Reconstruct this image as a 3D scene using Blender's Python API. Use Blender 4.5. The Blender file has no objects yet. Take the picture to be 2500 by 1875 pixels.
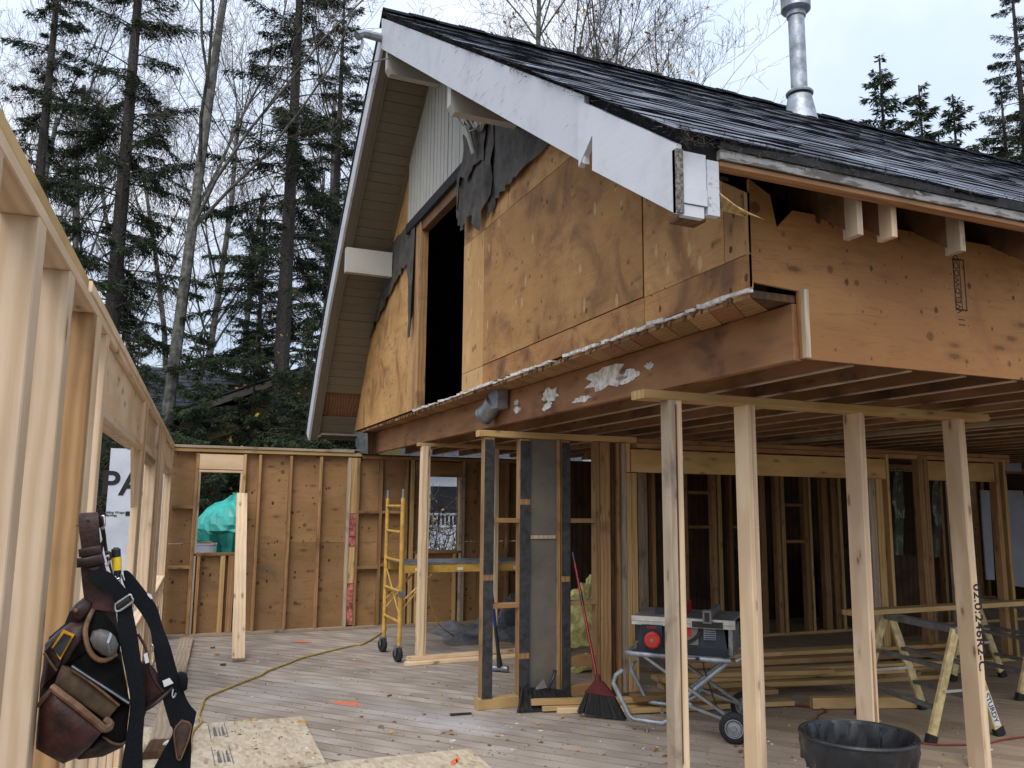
import bpy, math, random
from mathutils import Vector as V, Matrix as M
random.seed(7)
S = bpy.context.scene
COL = S.collection
PI = math.pi
R_ = math.radians
# ---------------------------------------------------------------- camera
YAW, PITCH, ROLL, CAMH, FPX = R_(22.8), R_(8.4), R_(0.5), 1.7, 2020.0
fw = V((math.sin(YAW)*math.cos(PITCH), math.cos(YAW)*math.cos(PITCH), math.sin(PITCH)))
rt = fw.cross(V((0, 0, 1))).normalized()
up = rt.cross(fw)
rt = rt*math.cos(ROLL) + up*math.sin(ROLL)
up = rt.cross(fw)
CP = V((0, 0, CAMH))
cam = bpy.data.cameras.new('camera')
cam.sensor_width = 36.0
cam.lens = 36.0*FPX/2500.0
cam.clip_start, cam.clip_end = 0.05, 2000
camo = bpy.data.objects.new('camera', cam)
COL.objects.link(camo)
mw = M((rt, up, -fw)).transposed().to_4x4()
mw.translation = CP
camo.matrix_world = mw
S.camera = camo
# ---------------------------------------------------------------- world: overcast sky, soft sun
world = bpy.data.worlds.new('World')
S.world = world
world.use_nodes = True
wn = world.node_tree
wn.nodes.clear()
SUN_EL, SUN_AZ = R_(52), R_(215)
sky = wn.nodes.new('ShaderNodeTexSky')
sky.sky_type = 'NISHITA'
sky.sun_disc = False
sky.sun_elevation = SUN_EL
sky.sun_rotation = SUN_AZ
sky.air_density, sky.dust_density, sky.ozone_density = 1.0, 3.0, 1.0
bg1 = wn.nodes.new('ShaderNodeBackground')
bg1.inputs[1].default_value = 0.05
wn.links.new(sky.outputs[0], bg1.inputs[0])
# the cloud deck: pale, brighter towards the zenith as an overcast sky is
tc = wn.nodes.new('ShaderNodeTexCoord')
sep = wn.nodes.new('ShaderNodeSeparateXYZ')
wn.links.new(tc.outputs['Generated'], sep.inputs[0])
mr = wn.nodes.new('ShaderNodeMapRange')
mr.inputs[1].default_value, mr.inputs[2].default_value = 0.0, 1.0
mr.inputs[3].default_value, mr.inputs[4].default_value = 0.40, 1.15
wn.links.new(sep.outputs[2], mr.inputs[0])
nz = wn.nodes.new('ShaderNodeTexNoise')
nz.inputs['Scale'].default_value = 4.0
nz.inputs['Detail'].default_value = 4
wn.links.new(tc.outputs['Generated'], nz.inputs['Vector'])
cr = wn.nodes.new('ShaderNodeMix')
cr.data_type = 'RGBA'
cr.inputs[6].default_value = (0.68, 0.80, 0.99, 1)
cr.inputs[7].default_value = (0.96, 0.99, 1.04, 1)
nr = wn.nodes.new('ShaderNodeMapRange'); nr.inputs[1].default_value, nr.inputs[2].default_value = .36, .66
wn.links.new(nz.outputs[0], nr.inputs[0]); wn.links.new(nr.outputs[0], cr.inputs[0])
bg2 = wn.nodes.new('ShaderNodeBackground')
wn.links.new(cr.outputs[2], bg2.inputs[0])
wn.links.new(mr.outputs[0], bg2.inputs[1])
add = wn.nodes.new('ShaderNodeAddShader')
wn.links.new(bg1.outputs[0], add.inputs[0])
wn.links.new(bg2.outputs[0], add.inputs[1])
wo = wn.nodes.new('ShaderNodeOutputWorld')
wn.links.new(add.outputs[0], wo.inputs[0])
sl = bpy.data.lights.new('sun', 'SUN')
sl.energy, sl.angle, sl.color = 1.2, R_(35), (1.0, 0.95, 0.88)
so = bpy.data.objects.new('sun', sl)
COL.objects.link(so)
# sun azimuth: behind and left of the camera, so the gable and the near faces of the studs take the light
sd = V((-math.sin(R_(35))*math.cos(SUN_EL), -math.cos(R_(35))*math.cos(SUN_EL), math.sin(SUN_EL)))
so.rotation_euler = sd.to_track_quat('Z', 'Y').to_euler()
so.location = (0, 0, 20)
S.view_settings.view_transform = 'Standard'
S.view_settings.look = 'None'
S.view_settings.exposure = 0.38
S.view_settings.gamma = 1.0
S.render.engine = 'CYCLES'
S.cycles.max_bounces = 6
S.cycles.diffuse_bounces = 4

# ---------------------------------------------------------------- places read off the photograph, as rays met with real planes
def ray(px, py):
    return rt*((px-1250)/FPX) - up*((py-937.5)/FPX) + fw
def at(px, py, ax, v):
    d = ray(px, py)
    i = 'xyz'.index(ax)
    return CP + d*((v-CP[i])/d[i])
def deep(px, py, t):
    return CP + ray(px, py)*t

# ---------------------------------------------------------------- object helpers
WM = {}
def link(o, parent=None, mat=None):
    COL.objects.link(o)
    w = mat if mat is not None else M.Identity(4)
    if mat is not None:
        o.matrix_basis = mat
    if parent is not None:
        o.parent = parent
        o.matrix_parent_inverse = WM[parent.name].inverted()
    WM[o.name] = w.copy()
    return o
def thing(name, label, cat, loc=(0, 0, 0), group=None):
    o = bpy.data.objects.new(name, None)
    o.empty_display_size = 0.2
    link(o, None, M.Translation(V(loc)))
    return tag(o, label, cat, group)
def tag(o, label=None, cat=None, group=None, kind=None):
    if label: o['label'] = label
    if cat: o['category'] = cat
    if group: o['group'] = group
    if kind: o['kind'] = kind
    return o
class MB:
    def __init__(s):
        s.v, s.f, s.m = [], [], []
        s.smooth = False
    def add(s, vs, fs, mi=0):
        n = len(s.v)
        s.v += [tuple(p) for p in vs]
        s.f += [tuple(i+n for i in f) for f in fs]
        s.m += [mi]*len(fs)
        return s
    def box(s, x0, x1, y0, y1, z0, z1, mi=0):
        vs = [(x0,y0,z0),(x1,y0,z0),(x1,y1,z0),(x0,y1,z0),(x0,y0,z1),(x1,y0,z1),(x1,y1,z1),(x0,y1,z1)]
        return s.add(vs, [(0,3,2,1),(4,5,6,7),(0,1,5,4),(1,2,6,5),(2,3,7,6),(3,0,4,7)], mi)
    def beam(s, a, b, w, d, side, mi=0):
        a, b = V(a), V(b)
        z = (b-a).normalized()
        x = V(side); x = (x - z*x.dot(z)).normalized(); y = z.cross(x)
        vs = [p + x*(sx*w/2) + y*(sy*d/2) for p in (a, b) for sx, sy in ((-1,-1),(1,-1),(1,1),(-1,1))]
        return s.add(vs, [(0,3,2,1),(4,5,6,7),(0,1,5,4),(1,2,6,5),(2,3,7,6),(3,0,4,7)], mi)
    def prism(s, pts, ex, mi=0, mside=None):
        pts = [V(p) for p in pts]; ex = V(ex); n = len(pts)
        s.add(pts + [p+ex for p in pts], [tuple(range(n))[::-1], tuple(range(n, 2*n))], mi)
        k = len(s.v)-2*n
        fs = [(i, (i+1) % n, n+(i+1) % n, n+i) for i in range(n)]
        s.f += [tuple(i+k for i in f) for f in fs]
        s.m += [mi if mside is None else mside]*n
        return s
    def tube(s, path, r, n=8, mi=0, cap=True):
        path = [V(p) for p in path]
        m = len(path)
        rs = r if isinstance(r, (list, tuple)) else [r]*m
        t0 = (path[1]-path[0]).normalized()
        x = t0.orthogonal().normalized()
        base = len(s.v)
        for i, p in enumerate(path):
            t = (path[min(i+1, m-1)]-path[max(i-1, 0)])
            t = t.normalized() if t.length > 1e-9 else t0
            x = (x - t*x.dot(t))
            x = x.normalized() if x.length > 1e-6 else t.orthogonal().normalized()
            y = t.cross(x)
            for k in range(n):
                a = 2*PI*k/n
                s.v.append(tuple(p + x*(math.cos(a)*rs[i]) + y*(math.sin(a)*rs[i])))
        for i in range(m-1):
            for k in range(n):
                s.f.append((base+i*n+k, base+i*n+(k+1) % n, base+(i+1)*n+(k+1) % n, base+(i+1)*n+k))
                s.m.append(mi)
        if cap:
            s.f.append(tuple(base+k for k in range(n))[::-1]); s.m.append(mi)
            s.f.append(tuple(base+(m-1)*n+k for k in range(n))); s.m.append(mi)
        return s
    def lathe(s, prof, c, axis, n=24, mi=0):
        c = V(c); ax = V(axis).normalized(); x = ax.orthogonal().normalized(); y = ax.cross(x)
        base = len(s.v)
        for (r, h) in prof:
            for k in range(n):
                a = 2*PI*k/n
                s.v.append(tuple(c + ax*h + x*(r*math.cos(a)) + y*(r*math.sin(a))))
        for i in range(len(prof)-1):
            for k in range(n):
                s.f.append((base+i*n+k, base+i*n+(k+1) % n, base+(i+1)*n+(k+1) % n, base+(i+1)*n+k)); s.m.append(mi)
        return s
    def ribbon(s, left, right, thick, mi=0):
        # a strap between two edge lines, with thickness
        L = [V(p) for p in left]; Rr = [V(p) for p in right]; n = len(L)
        base = len(s.v)
        for i in range(n):
            t = L[min(i+1, n-1)]-L[max(i-1, 0)]
            nn = t.cross(Rr[i]-L[i]).normalized()*thick
            s.v += [tuple(L[i]), tuple(Rr[i]), tuple(Rr[i]+nn), tuple(L[i]+nn)]
        for i in range(n-1):
            a, b = base+4*i, base+4*i+4
            for q in range(4):
                s.f.append((a+q, a+(q+1) % 4, b+(q+1) % 4, b+q)); s.m.append(mi)
        s.f.append((base, base+1, base+2, base+3)[::-1]); s.m.append(mi)
        e = base+4*(n-1)
        s.f.append((e, e+1, e+2, e+3)); s.m.append(mi)
        return s
    def pillow(s, outline, toward, bulge, thick, mi=0, rings=(1, .9, .7, .4)):
        O = [V(p) for p in outline]; n = len(O)
        c = sum(O, V())/n; d = V(toward).normalized()
        base = len(s.v)
        for p in O: s.v.append(tuple(p - d*thick))
        for r in rings:
            h = bulge*math.sqrt(max(0, 1-r*r))
            for p in O: s.v.append(tuple(c + (p-c)*r + d*h))
        s.v.append(tuple(c + d*bulge))
        nr = len(rings)+1
        for i in range(nr-1):
            for k in range(n):
                s.f.append((base+i*n+k, base+i*n+(k+1) % n, base+(i+1)*n+(k+1) % n, base+(i+1)*n+k)); s.m.append(mi)
        top = base+nr*n
        for k in range(n):
            s.f.append((base+(nr-1)*n+k, base+(nr-1)*n+(k+1) % n, top)); s.m.append(mi)
        s.f.append(tuple(base+k for k in range(n))[::-1]); s.m.append(mi)
        return s
    def mesh(s, name, mats):
        me = bpy.data.meshes.new(name)
        me.from_pydata(s.v, [], s.f)
        for m in (mats if isinstance(mats, (list, tuple)) else [mats]):
            me.materials.append(m)
        if any(s.m):
            me.polygons.foreach_set('material_index', s.m)
        if s.smooth:
            me.shade_smooth()
            try: me.set_sharp_from_angle(angle=R_(38))
            except Exception: pass
        me.update()
        return me
    def build(s, name, mats, parent=None, fix=True):
        me = s.mesh(name, mats)
        if fix:
            import bmesh
            bm = bmesh.new(); bm.from_mesh(me)
            bmesh.ops.recalc_face_normals(bm, faces=bm.faces)
            bm.to_mesh(me); bm.free()
        return link(bpy.data.objects.new(name, me), parent)
CACHE = {}
def stick_mesh(name, L, w, d, mat):
    k = (round(L, 3), round(w, 3), round(d, 3), mat.name)
    if k in CACHE: return CACHE[k]
    c = min(0.0035, w*.12, d*.12)
    ring = []
    for sx, sy in ((1, 1), (-1, 1), (-1, -1), (1, -1)):
        a = (sx*(w/2-c), sy*d/2); b = (sx*w/2, sy*(d/2-c))
        ring += [b, a] if sx*sy > 0 else [a, b]
    v = [(x, y, -L/2) for x, y in ring] + [(x, y, L/2) for x, y in ring]
    f = [tuple(range(8))[::-1], tuple(range(8, 16))] + [(i, (i+1) % 8, 8+(i+1) % 8, 8+i) for i in range(8)]
    me = bpy.data.meshes.new(name); me.from_pydata(v, [], f); me.materials.append(mat); me.update()
    CACHE[k] = me
    return me
def stick(name, parent, a, b, w, d, mat, side=(1, 0, 0)):
    """one piece of lumber from a to b; w across 'side', d across the third way"""
    a, b = V(a), V(b)
    z = (b-a).normalized(); x = V(side); x = (x - z*x.dot(z)).normalized(); y = z.cross(x)
    mt = M((x, y, z)).transposed().to_4x4(); mt.translation = (a+b)/2
    return link(bpy.data.objects.new(name, stick_mesh(name, (b-a).length, w, d, mat)), parent, mt)
def clip(poly, inside, cut):
    out = []
    for i in range(len(poly)):
        p, q = poly[i], poly[(i+1) % len(poly)]
        ip, iq = inside(p), inside(q)
        if ip: out.append(p)
        if ip != iq: out.append(cut(p, q))
    return out
def clip_line(poly, a, b):
    """keep the part of a 2-D polygon left of a->b"""
    f = lambda p: (b[0]-a[0])*(p[1]-a[1]) - (b[1]-a[1])*(p[0]-a[0])
    def cut(p, q):
        t = f(p)/(f(p)-f(q)); return (p[0]+(q[0]-p[0])*t, p[1]+(q[1]-p[1])*t)
    return clip(poly, lambda p: f(p) >= 0, cut) if poly else []
def text_mesh(name, body, size, mat, mtx, parent, ext=0.0006, bold=False, gap=1.0):
    cu = bpy.data.curves.new(name, 'FONT'); cu.body = body; cu.size = size; cu.extrude = ext
    cu.space_character = gap; cu.align_x = 'CENTER'; cu.align_y = 'CENTER'
    if bold: cu.offset = size*0.018
    o = bpy.data.objects.new(name, cu); COL.objects.link(o)
    dg = bpy.context.evaluated_depsgraph_get()
    me = bpy.data.meshes.new_from_object(o.evaluated_get(dg))
    bpy.data.objects.remove(o)
    me.name = name; me.materials.clear(); me.materials.append(mat)
    return link(bpy.data.objects.new(name, me), parent, mtx)
def frame(x, y, o):
    x = V(x).normalized(); y = V(y); y = (y - x*y.dot(x)).normalized(); z = x.cross(y)
    m = M((x, y, z)).transposed().to_4x4(); m.translation = V(o); return m

# ---------------------------------------------------------------- materials
def new_mat(name):
    m = bpy.data.materials.new(name); m.use_nodes = True
    nt = m.node_tree; b = nt.nodes['Principled BSDF']
    return m, nt, b
class N:
    def __init__(s, nt): s.nt = nt
    def n(s, t, **kw):
        o = s.nt.nodes.new(t)
        for k, v in kw.items(): setattr(o, k, v)
        return o
    def l(s, a, b): s.nt.links.new(a, b)
    def coord(s, rnd=True, space='Object'):
        if space == 'World':
            return s.n('ShaderNodeNewGeometry').outputs['Position']
        c = s.n('ShaderNodeTexCoord').outputs[space]
        if not rnd: return c
        oi = s.n('ShaderNodeObjectInfo')
        mu = s.math('MULTIPLY', oi.outputs['Random'], 53.0)
        va = s.n('ShaderNodeVectorMath', operation='ADD')
        s.l(c, va.inputs[0]); s.l(mu, va.inputs[1])
        return va.outputs[0]
    def rnd(s): return s.n('ShaderNodeObjectInfo').outputs['Random']
    def scale(s, v, sc):
        m = s.n('ShaderNodeMapping'); m.inputs['Scale'].default_value = sc; s.l(v, m.inputs[0]); return m.outputs[0]
    def noise(s, v, sc, det=4, rough=.55, dist=0):
        n = s.n('ShaderNodeTexNoise'); n.inputs['Scale'].default_value = sc; n.inputs['Detail'].default_value = det
        n.inputs['Roughness'].default_value = rough; n.inputs['Distortion'].default_value = dist; s.l(v, n.inputs['Vector']); return n.outputs[0]
    def vor(s, v, sc, out='Distance', feat='F1'):
        n = s.n('ShaderNodeTexVoronoi', feature=feat); n.inputs['Scale'].default_value = sc; s.l(v, n.inputs['Vector']); return n.outputs[out]
    def wave(s, v, sc, dist=4, det=2):
        n = s.n('ShaderNodeTexWave'); n.inputs['Scale'].default_value = sc; n.inputs['Distortion'].default_value = dist
        n.inputs['Detail'].default_value = det; s.l(v, n.inputs['Vector']); return n.outputs[1]
    def math(s, op, a, b=None, c=None):
        n = s.n('ShaderNodeMath', operation=op)
        for i, x in enumerate((a, b, c)):
            if x is None: continue
            if isinstance(x, (int, float)): n.inputs[i].default_value = x
            else: s.l(x, n.inputs[i])
        return n.outputs[0]
    def rng(s, v, a, b, c=0., d=1.):
        n = s.n('ShaderNodeMapRange', interpolation_type='SMOOTHSTEP')
        for i, x in enumerate((v, a, b, c, d)):
            if isinstance(x, (int, float)): n.inputs[i].default_value = x
            else: s.l(x, n.inputs[i])
        return n.outputs[0]
    def mix(s, f, a, b, mode='MIX'):
        n = s.n('ShaderNodeMix', data_type='RGBA', blend_type=mode)
        for i, x in ((0, f), (6, a), (7, b)):
            if isinstance(x, (int, float)): n.inputs[i].default_value = x
            elif isinstance(x, (tuple, list)): n.inputs[i].default_value = (*x[:3], 1)
            else: s.l(x, n.inputs[i])
        return n.outputs[2]
    def bump(s, b, h, st=.3, dist=.01):
        n = s.n('ShaderNodeBump'); n.inputs['Strength'].default_value = st; n.inputs['Distance'].default_value = dist
        s.l(h, n.inputs['Height']); s.l(n.outputs[0], b.inputs['Normal'])
    def hsv(s, col, val, sat=None):
        n = s.n('ShaderNodeHueSaturation')
        s.l(col, n.inputs['Color']); s.l(val, n.inputs['Value'])
        if sat is not None: s.l(sat, n.inputs['Saturation'])
        return n.outputs[0]
def plain(name, col, rough=.6, metal=0., var=.12, sc=12, bump=.0, spec=None, coat=0):
    m, nt, b = new_mat(name); n = N(nt)
    c = n.coord()
    a = n.noise(c, sc, 5, .65)
    lo = tuple(x*(1-var*1.6) for x in col); hi = tuple(min(1, x*(1+var)) for x in col)
    f = n.rng(a, .3, .7)
    n.l(n.mix(f, lo, hi), b.inputs['Base Color'])
    b.inputs['Metallic'].default_value = metal
    rr = n.rng(n.noise(c, sc*2.3, 3), .3, .7, max(0, rough-.1), min(1, rough+.1))
    n.l(rr, b.inputs['Roughness'])
    if spec is not None: b.inputs['Specular IOR Level'].default_value = spec
    if bump: n.bump(b, n.noise(c, sc*4, 4), bump, .004)
    return m
def wood(name, c1, c2, knot=(.12,.055,.025), axis=2, knots=.5, stain=None, stain_amt=.5, holes=0, ring=7., vary=.14, rough=.7, kscale=1., grainc=.35, bump=.25, streak=None, tears=.5):
    m, nt, b = new_mat(name); n = N(nt)
    c = n.coord()
    sc = [1, 1, 1]; sc[axis] = .055
    g = n.scale(c, sc)
    warp = n.noise(n.scale(c, [2.2 if i != axis else .7 for i in range(3)]), 1.6, 2)
    w = n.n('ShaderNodeVectorMath', operation='SCALE'); n.l(n.n('ShaderNodeTexCoord').outputs['Object'], w.inputs[0])
    ringv = n.n('ShaderNodeVectorMath', operation='ADD')
    n.l(g, ringv.inputs[0]); wm = n.math('MULTIPLY', warp, .12); n.l(wm, ringv.inputs[1])
    bands = n.wave(ringv.outputs[0], ring, 2.5, 2)
    fine = n.noise(g, 110, 3, .7)
    mixf = n.math('ADD', n.math('MULTIPLY', bands, .55), n.math('MULTIPLY', fine, .6))
    col = n.mix(n.rng(mixf, .2, .95), c1, c2)
    big = n.noise(c, 1.7, 3)
    col = n.mix(n.rng(big, .35, .7, 0, grainc), col, tuple(x*.72 for x in c2))
    if streak:
        st = n.noise(n.scale(c, [9 if i != axis else .35 for i in range(3)]), 1, 3)
        col = n.mix(n.rng(st, .60, .74, 0, .6), col, streak)
    if stain:
        sn = n.noise(c, 2.3, 6, .62, .6)
        col = n.mix(n.rng(sn, 1-stain_amt-.1, 1-stain_amt+.16, 0, .85), col, stain)
    if knots > 0:
        ks = [10.5*kscale]*3; ks[axis] = 3.6*kscale
        kd = n.vor(n.scale(c, ks), 1.0)
        kd = n.math('ADD', kd, n.math('MULTIPLY', n.noise(c, 35, 2), .1))
        col = n.mix(n.rng(kd, .13, .22, knots, 0.), col, knot)
        col = n.mix(n.rng(kd, .18, .40, knots*.4, 0.), col, tuple(x*.6 for x in c2))
    if holes:
        def spots(sc_, smax, amt, colr, wob):
            nonlocal col
            v_ = n.n('ShaderNodeTexVoronoi'); v_.inputs['Scale'].default_value = 1.0; n.l(n.scale(c, sc_), v_.inputs['Vector'])
            sp_ = n.n('ShaderNodeSeparateColor'); n.l(v_.outputs['Color'], sp_.inputs[0])
            r_ = n.math('MULTIPLY', n.math('POWER', sp_.outputs[0], 2.5), smax)
            d_ = n.math('SUBTRACT', n.math('ADD', v_.outputs['Distance'], n.math('MULTIPLY', n.noise(c, 55, 2), wob)), r_)
            col = n.mix(n.rng(d_, .06, .12, amt, 0.), col, colr)
        spots([11, 11, 8], .165, holes, (.03, .016, .010), .10)
        spots([23, 23, 15], .14, holes*.8, (.04, .02, .012), .12)
        if tears: spots([12, 12, 5], .26, holes*tears, (.75, .55, .33), .22)
        spots([6, 6, 6], .13, holes*.85, tuple(x*.25 for x in c2), .04)
        gg = n.scale(c, [30 if k_ != axis else 4 for k_ in range(3)])
        fig = n.noise(gg, 1.0, 3, .6, 1.5)
        col = n.mix(n.rng(fig, .52, .68, 0, .35), col, tuple(x*.6 for x in c2))
        sm = n.noise(n.scale(c, [6, 6, 1.6]), 1.3, 5, .7)
        col = n.mix(n.rng(sm, .60, .80, 0, .55), col, tuple(x*.45 for x in c2))
    val = n.rng(n.rnd(), 0, 1, 1-vary, 1+vary)
    col = n.hsv(col, val)
    n.l(col, b.inputs['Base Color'])
    b.inputs['Roughness'].default_value = rough
    b.inputs['Specular IOR Level'].default_value = .3
    n.bump(b, mixf, bump, .004)
    return m
FRESH = wood('fresh_spruce', (.75,.575,.40), (.62,.445,.28), knots=.85, vary=.10, streak=(.40,.23,.10), bump=.35)
FRESH_X = FRESH
PALE = wood('pale_board', (.82,.64,.43), (.71,.51,.31), knots=.85, streak=(.48,.30,.15), bump=.35, vary=.06)
GOLD = wood('yellow_lumber', (.60,.41,.19), (.47,.30,.12), knots=.7, vary=.16)
WARM = wood('aged_stud', (.42,.25,.115), (.30,.165,.07), knots=.7, stain=(.12,.07,.04), stain_amt=.38, vary=.2)
OLDGREY = wood('grey_lumber', (.54,.43,.31), (.40,.31,.22), knots=.6, vary=.2, stain=(.12,.10,.085), stain_amt=.4)
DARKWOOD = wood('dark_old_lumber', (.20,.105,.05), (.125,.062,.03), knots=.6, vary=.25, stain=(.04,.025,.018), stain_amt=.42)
JOIST = wood('joist_wood', (.34,.18,.085), (.22,.11,.052), knots=.6, vary=.25, stain=(.06,.05,.045), stain_amt=.4)
BEAMW = wood('beam_wood', (.37,.19,.085), (.26,.12,.055), axis=2, knots=.6, vary=.1, stain=(.10,.05,.03), stain_amt=.38)
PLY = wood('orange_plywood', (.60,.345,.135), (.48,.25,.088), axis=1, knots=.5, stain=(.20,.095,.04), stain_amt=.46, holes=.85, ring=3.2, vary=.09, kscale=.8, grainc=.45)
PLYRED = wood('reddish_plywood', (.54,.28,.105), (.42,.19,.07), axis=1, knots=.6, stain=(.10,.05,.03), stain_amt=.48, holes=.8, ring=3.2, vary=.1)
PLYSTAIN = wood('stained_plywood', (.58,.34,.15), (.44,.24,.10), axis=2, knots=.8, stain=(.06,.04,.035), stain_amt=.38, holes=.9, ring=3.2, vary=.05)
PLYLIGHT = wood('light_plywood', (.68,.43,.2), (.58,.33,.13), axis=2, knots=.5, stain=(.35,.18,.07), stain_amt=.38, holes=.8, ring=3.5, vary=.05)
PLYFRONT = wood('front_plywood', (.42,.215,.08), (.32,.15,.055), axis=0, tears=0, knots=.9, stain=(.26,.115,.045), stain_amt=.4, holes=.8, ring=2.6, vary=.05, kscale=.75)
PLYBACK = wood('tan_plywood', (.375,.22,.102), (.295,.165,.07), axis=0, tears=0, knots=.85, stain=(.17,.11,.065), stain_amt=.38, holes=.9, ring=2.5, vary=.12, kscale=.8)
PLYDARK = wood('dark_plywood', (.11,.065,.035), (.07,.04,.022), axis=2, knots=.5, stain=(.03,.02,.015), stain_amt=.45, ring=3, vary=.2)
CHAR = plain('charcoal_paint', (.040,.041,.044), .55, var=.35, sc=18, bump=.15)
PANELGREY = plain('grey_board', (.135,.12,.095), .7, var=.2, sc=1.5, bump=.1)
# peeling white paint
def painted(name, col, under, amt, sc=9, axis=1):
    m, nt, b = new_mat(name); n = N(nt)
    c = n.coord()
    ss = [1, 1, 1]; ss[axis] = .18
    p = n.noise(n.scale(c, ss), sc*3, 6, .7)
    big = n.noise(c, 1.2, 2)
    f = n.rng(n.math('ADD', p, n.math('MULTIPLY', big, .35)), 1-amt-.03, 1-amt+.03, 0, .9)
    dirt = n.noise(c, 3.5, 5, .7)
    cc = n.mix(n.rng(dirt, .45, .8, 0, .45), col, tuple(x*.6 for x in col))
    n.l(n.mix(f, cc, under), b.inputs['Base Color'])
    b.inputs['Roughness'].default_value = .6
    n.bump(b, p, .35, .004)
    return m
WHITE = painted('peeling_white_paint', (.55,.575,.62), (.30,.27,.24), .20)
WHITE2 = painted('white_paint', (.60,.625,.67), (.35,.30,.25), .09)
WHITED = painted('dirty_white_paint', (.29,.285,.28), (.09,.075,.06), .32, axis=0)
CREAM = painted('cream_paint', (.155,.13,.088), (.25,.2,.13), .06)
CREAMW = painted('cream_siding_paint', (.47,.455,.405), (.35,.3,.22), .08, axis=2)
TAR = plain('tar_paper', (.078,.067,.055), .75, var=.3, sc=5, bump=.2)
BLACKEDGE = plain('tar_edge', (.012,.012,.013), .8, var=.3)
# shingles: dark mineral granules, worn pale in streaks
def shingle():
    m, nt, b = new_mat('shingle_granules'); n = N(nt)
    c = n.coord(False)
    gr = n.vor(n.scale(c, [170]*3), 1.0, 'Color')
    gs = n.n('ShaderNodeSeparateColor'); n.l(gr, gs.inputs[0])
    st = n.noise(n.scale(c, [3, 3, 3]), 2.5, 6, .7)
    base = n.mix(n.rng(st, .3, .75), (.10,.112,.135), (.185,.205,.25))
    col = n.mix(n.rng(gs.outputs[0], .62, .95, 0, .6), base, (.27,.29,.33))
    col = n.hsv(col, n.rng(n.rnd(), 0, 1, .6, 1.35))
    n.l(col, b.inputs['Base Color']); b.inputs['Roughness'].default_value = 1
    b.inputs['Specular IOR Level'].default_value = 0
    n.bump(b, gs.outputs[1], .4, .003)
    return m
SHING = shingle()
SHEDGE = plain('shingle_butt', (.024,.026,.030), 1, var=.4, sc=60, spec=0)
ROOFD = plain('roof_underlay', (.02,.02,.022), .9, spec=.1)
METAL = plain('galvanised_metal', (.36,.39,.42), .55, .7, var=.3, sc=5)
METALDULL = plain('dull_metal', (.30,.32,.34), .5, .8, var=.2, sc=9)
ALU = plain('aluminium', (.62,.61,.58), .42, .9, var=.15, sc=9)
STEEL = plain('bright_steel', (.6,.6,.6), .25, 1., var=.1)
RUBBER = plain('black_rubber', (.014,.014,.015), .75, var=.3, sc=30, bump=.2)
DARKIN = plain('dark_leather_inside', (.009,.008,.008), .9, var=.3, spec=.1)
BLACKP = plain('black_plastic', (.018,.018,.02), .38, var=.2)
NAVY = plain('navy_plastic', (.009,.015,.027), .45, var=.2)
REDP = plain('red_plastic', (.45,.025,.02), .4, var=.1)
REDDARK = plain('dark_red_plastic', (.11,.012,.014), .45, var=.25)
REDMET = plain('red_handle', (.22,.012,.02), .3, .2, var=.15)
BLUEP = plain('blue_grip', (.012,.035,.16), .5, var=.2)
YELP = plain('yellow_paint', (.58,.35,.07), .5, var=.18, sc=9)
CREAMY = plain('lamplit_ladder_rail', (.66,.52,.25), .5, var=.25, sc=10)  # warm lamp light on the legs is mixed into this cream
ROUGHGREY = plain('weathered_board_end', (.22,.20,.18), .95, var=.5, sc=60, bump=.8)
YELB = plain('yellow_plastic', (.85,.60,.03), .4, var=.08)
ORNP = plain('amber_plastic', (.80,.38,.02), .4, var=.08)
LABELW = plain('white_label', (.72,.72,.74), .5, var=.05)
GREYCAST = plain('grey_cast', (.19,.185,.18), .5, .3, var=.15)
LEATHER = plain('oxblood_leather', (.044,.012,.010), .5, var=.5, sc=16, bump=.5)
LEATHERD = plain('dark_leather', (.030,.014,.010), .5, var=.5, sc=14, bump=.5)
SUEDE = plain('brown_suede', (.10,.062,.032), .85, var=.4, sc=9, bump=.3)
PIPING = plain('tan_leather_edge', (.17,.088,.042), .6, var=.3, sc=22, bump=.3)
WEB = plain('black_webbing', (.008,.010,.013), .9, var=.2, sc=160, bump=.5, spec=.2)
PATCH = plain('brown_leather_patch', (.065,.034,.02), .6, var=.35, sc=22, bump=.4)
CORDY = plain('yellow_cord', (.46,.34,.10), .55, var=.2, sc=40)
CORDR = plain('red_cord', (.22,.03,.02), .5, var=.2)
BAG = plain('bin_bag_film', (.016,.017,.02), .3, var=.3, sc=7)
POLY = plain('grey_poly_sheet', (.16,.17,.19), .35, var=.35, sc=4)
PLASTER = plain('old_plaster', (.72,.69,.64), .9, var=.25, sc=20, bump=.5)
PINK = plain('pink_insulation', (.52,.16,.13), .95, var=.5, sc=14, bump=.8)
YINS = plain('yellow_insulation', (.90,.71,.27), .95, var=.35, sc=10, bump=.9)
ORANGEP = plain('orange_marking_paint', (.85,.20,.08), .7, var=.2, sc=30)
TARP = plain('teal_tarp', (.05,.42,.36), .42, var=.15, sc=5, bump=.15)
OLIVE = plain('olive_siding', (.17,.135,.045), .8, var=.15, sc=2)
NROOF = plain('slate_shingles', (.06,.065,.08), .9, var=.35, sc=8)
WRAP = plain('house_wrap_sheet', (.58,.62,.70), .45, var=.08, sc=2.5, bump=.1)
INK = plain('black_ink', (.012,.012,.015), .7, var=.1)
BLUEGREY = plain('blue_grey_sheet', (.42,.47,.58), .5, var=.1, sc=2)
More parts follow.
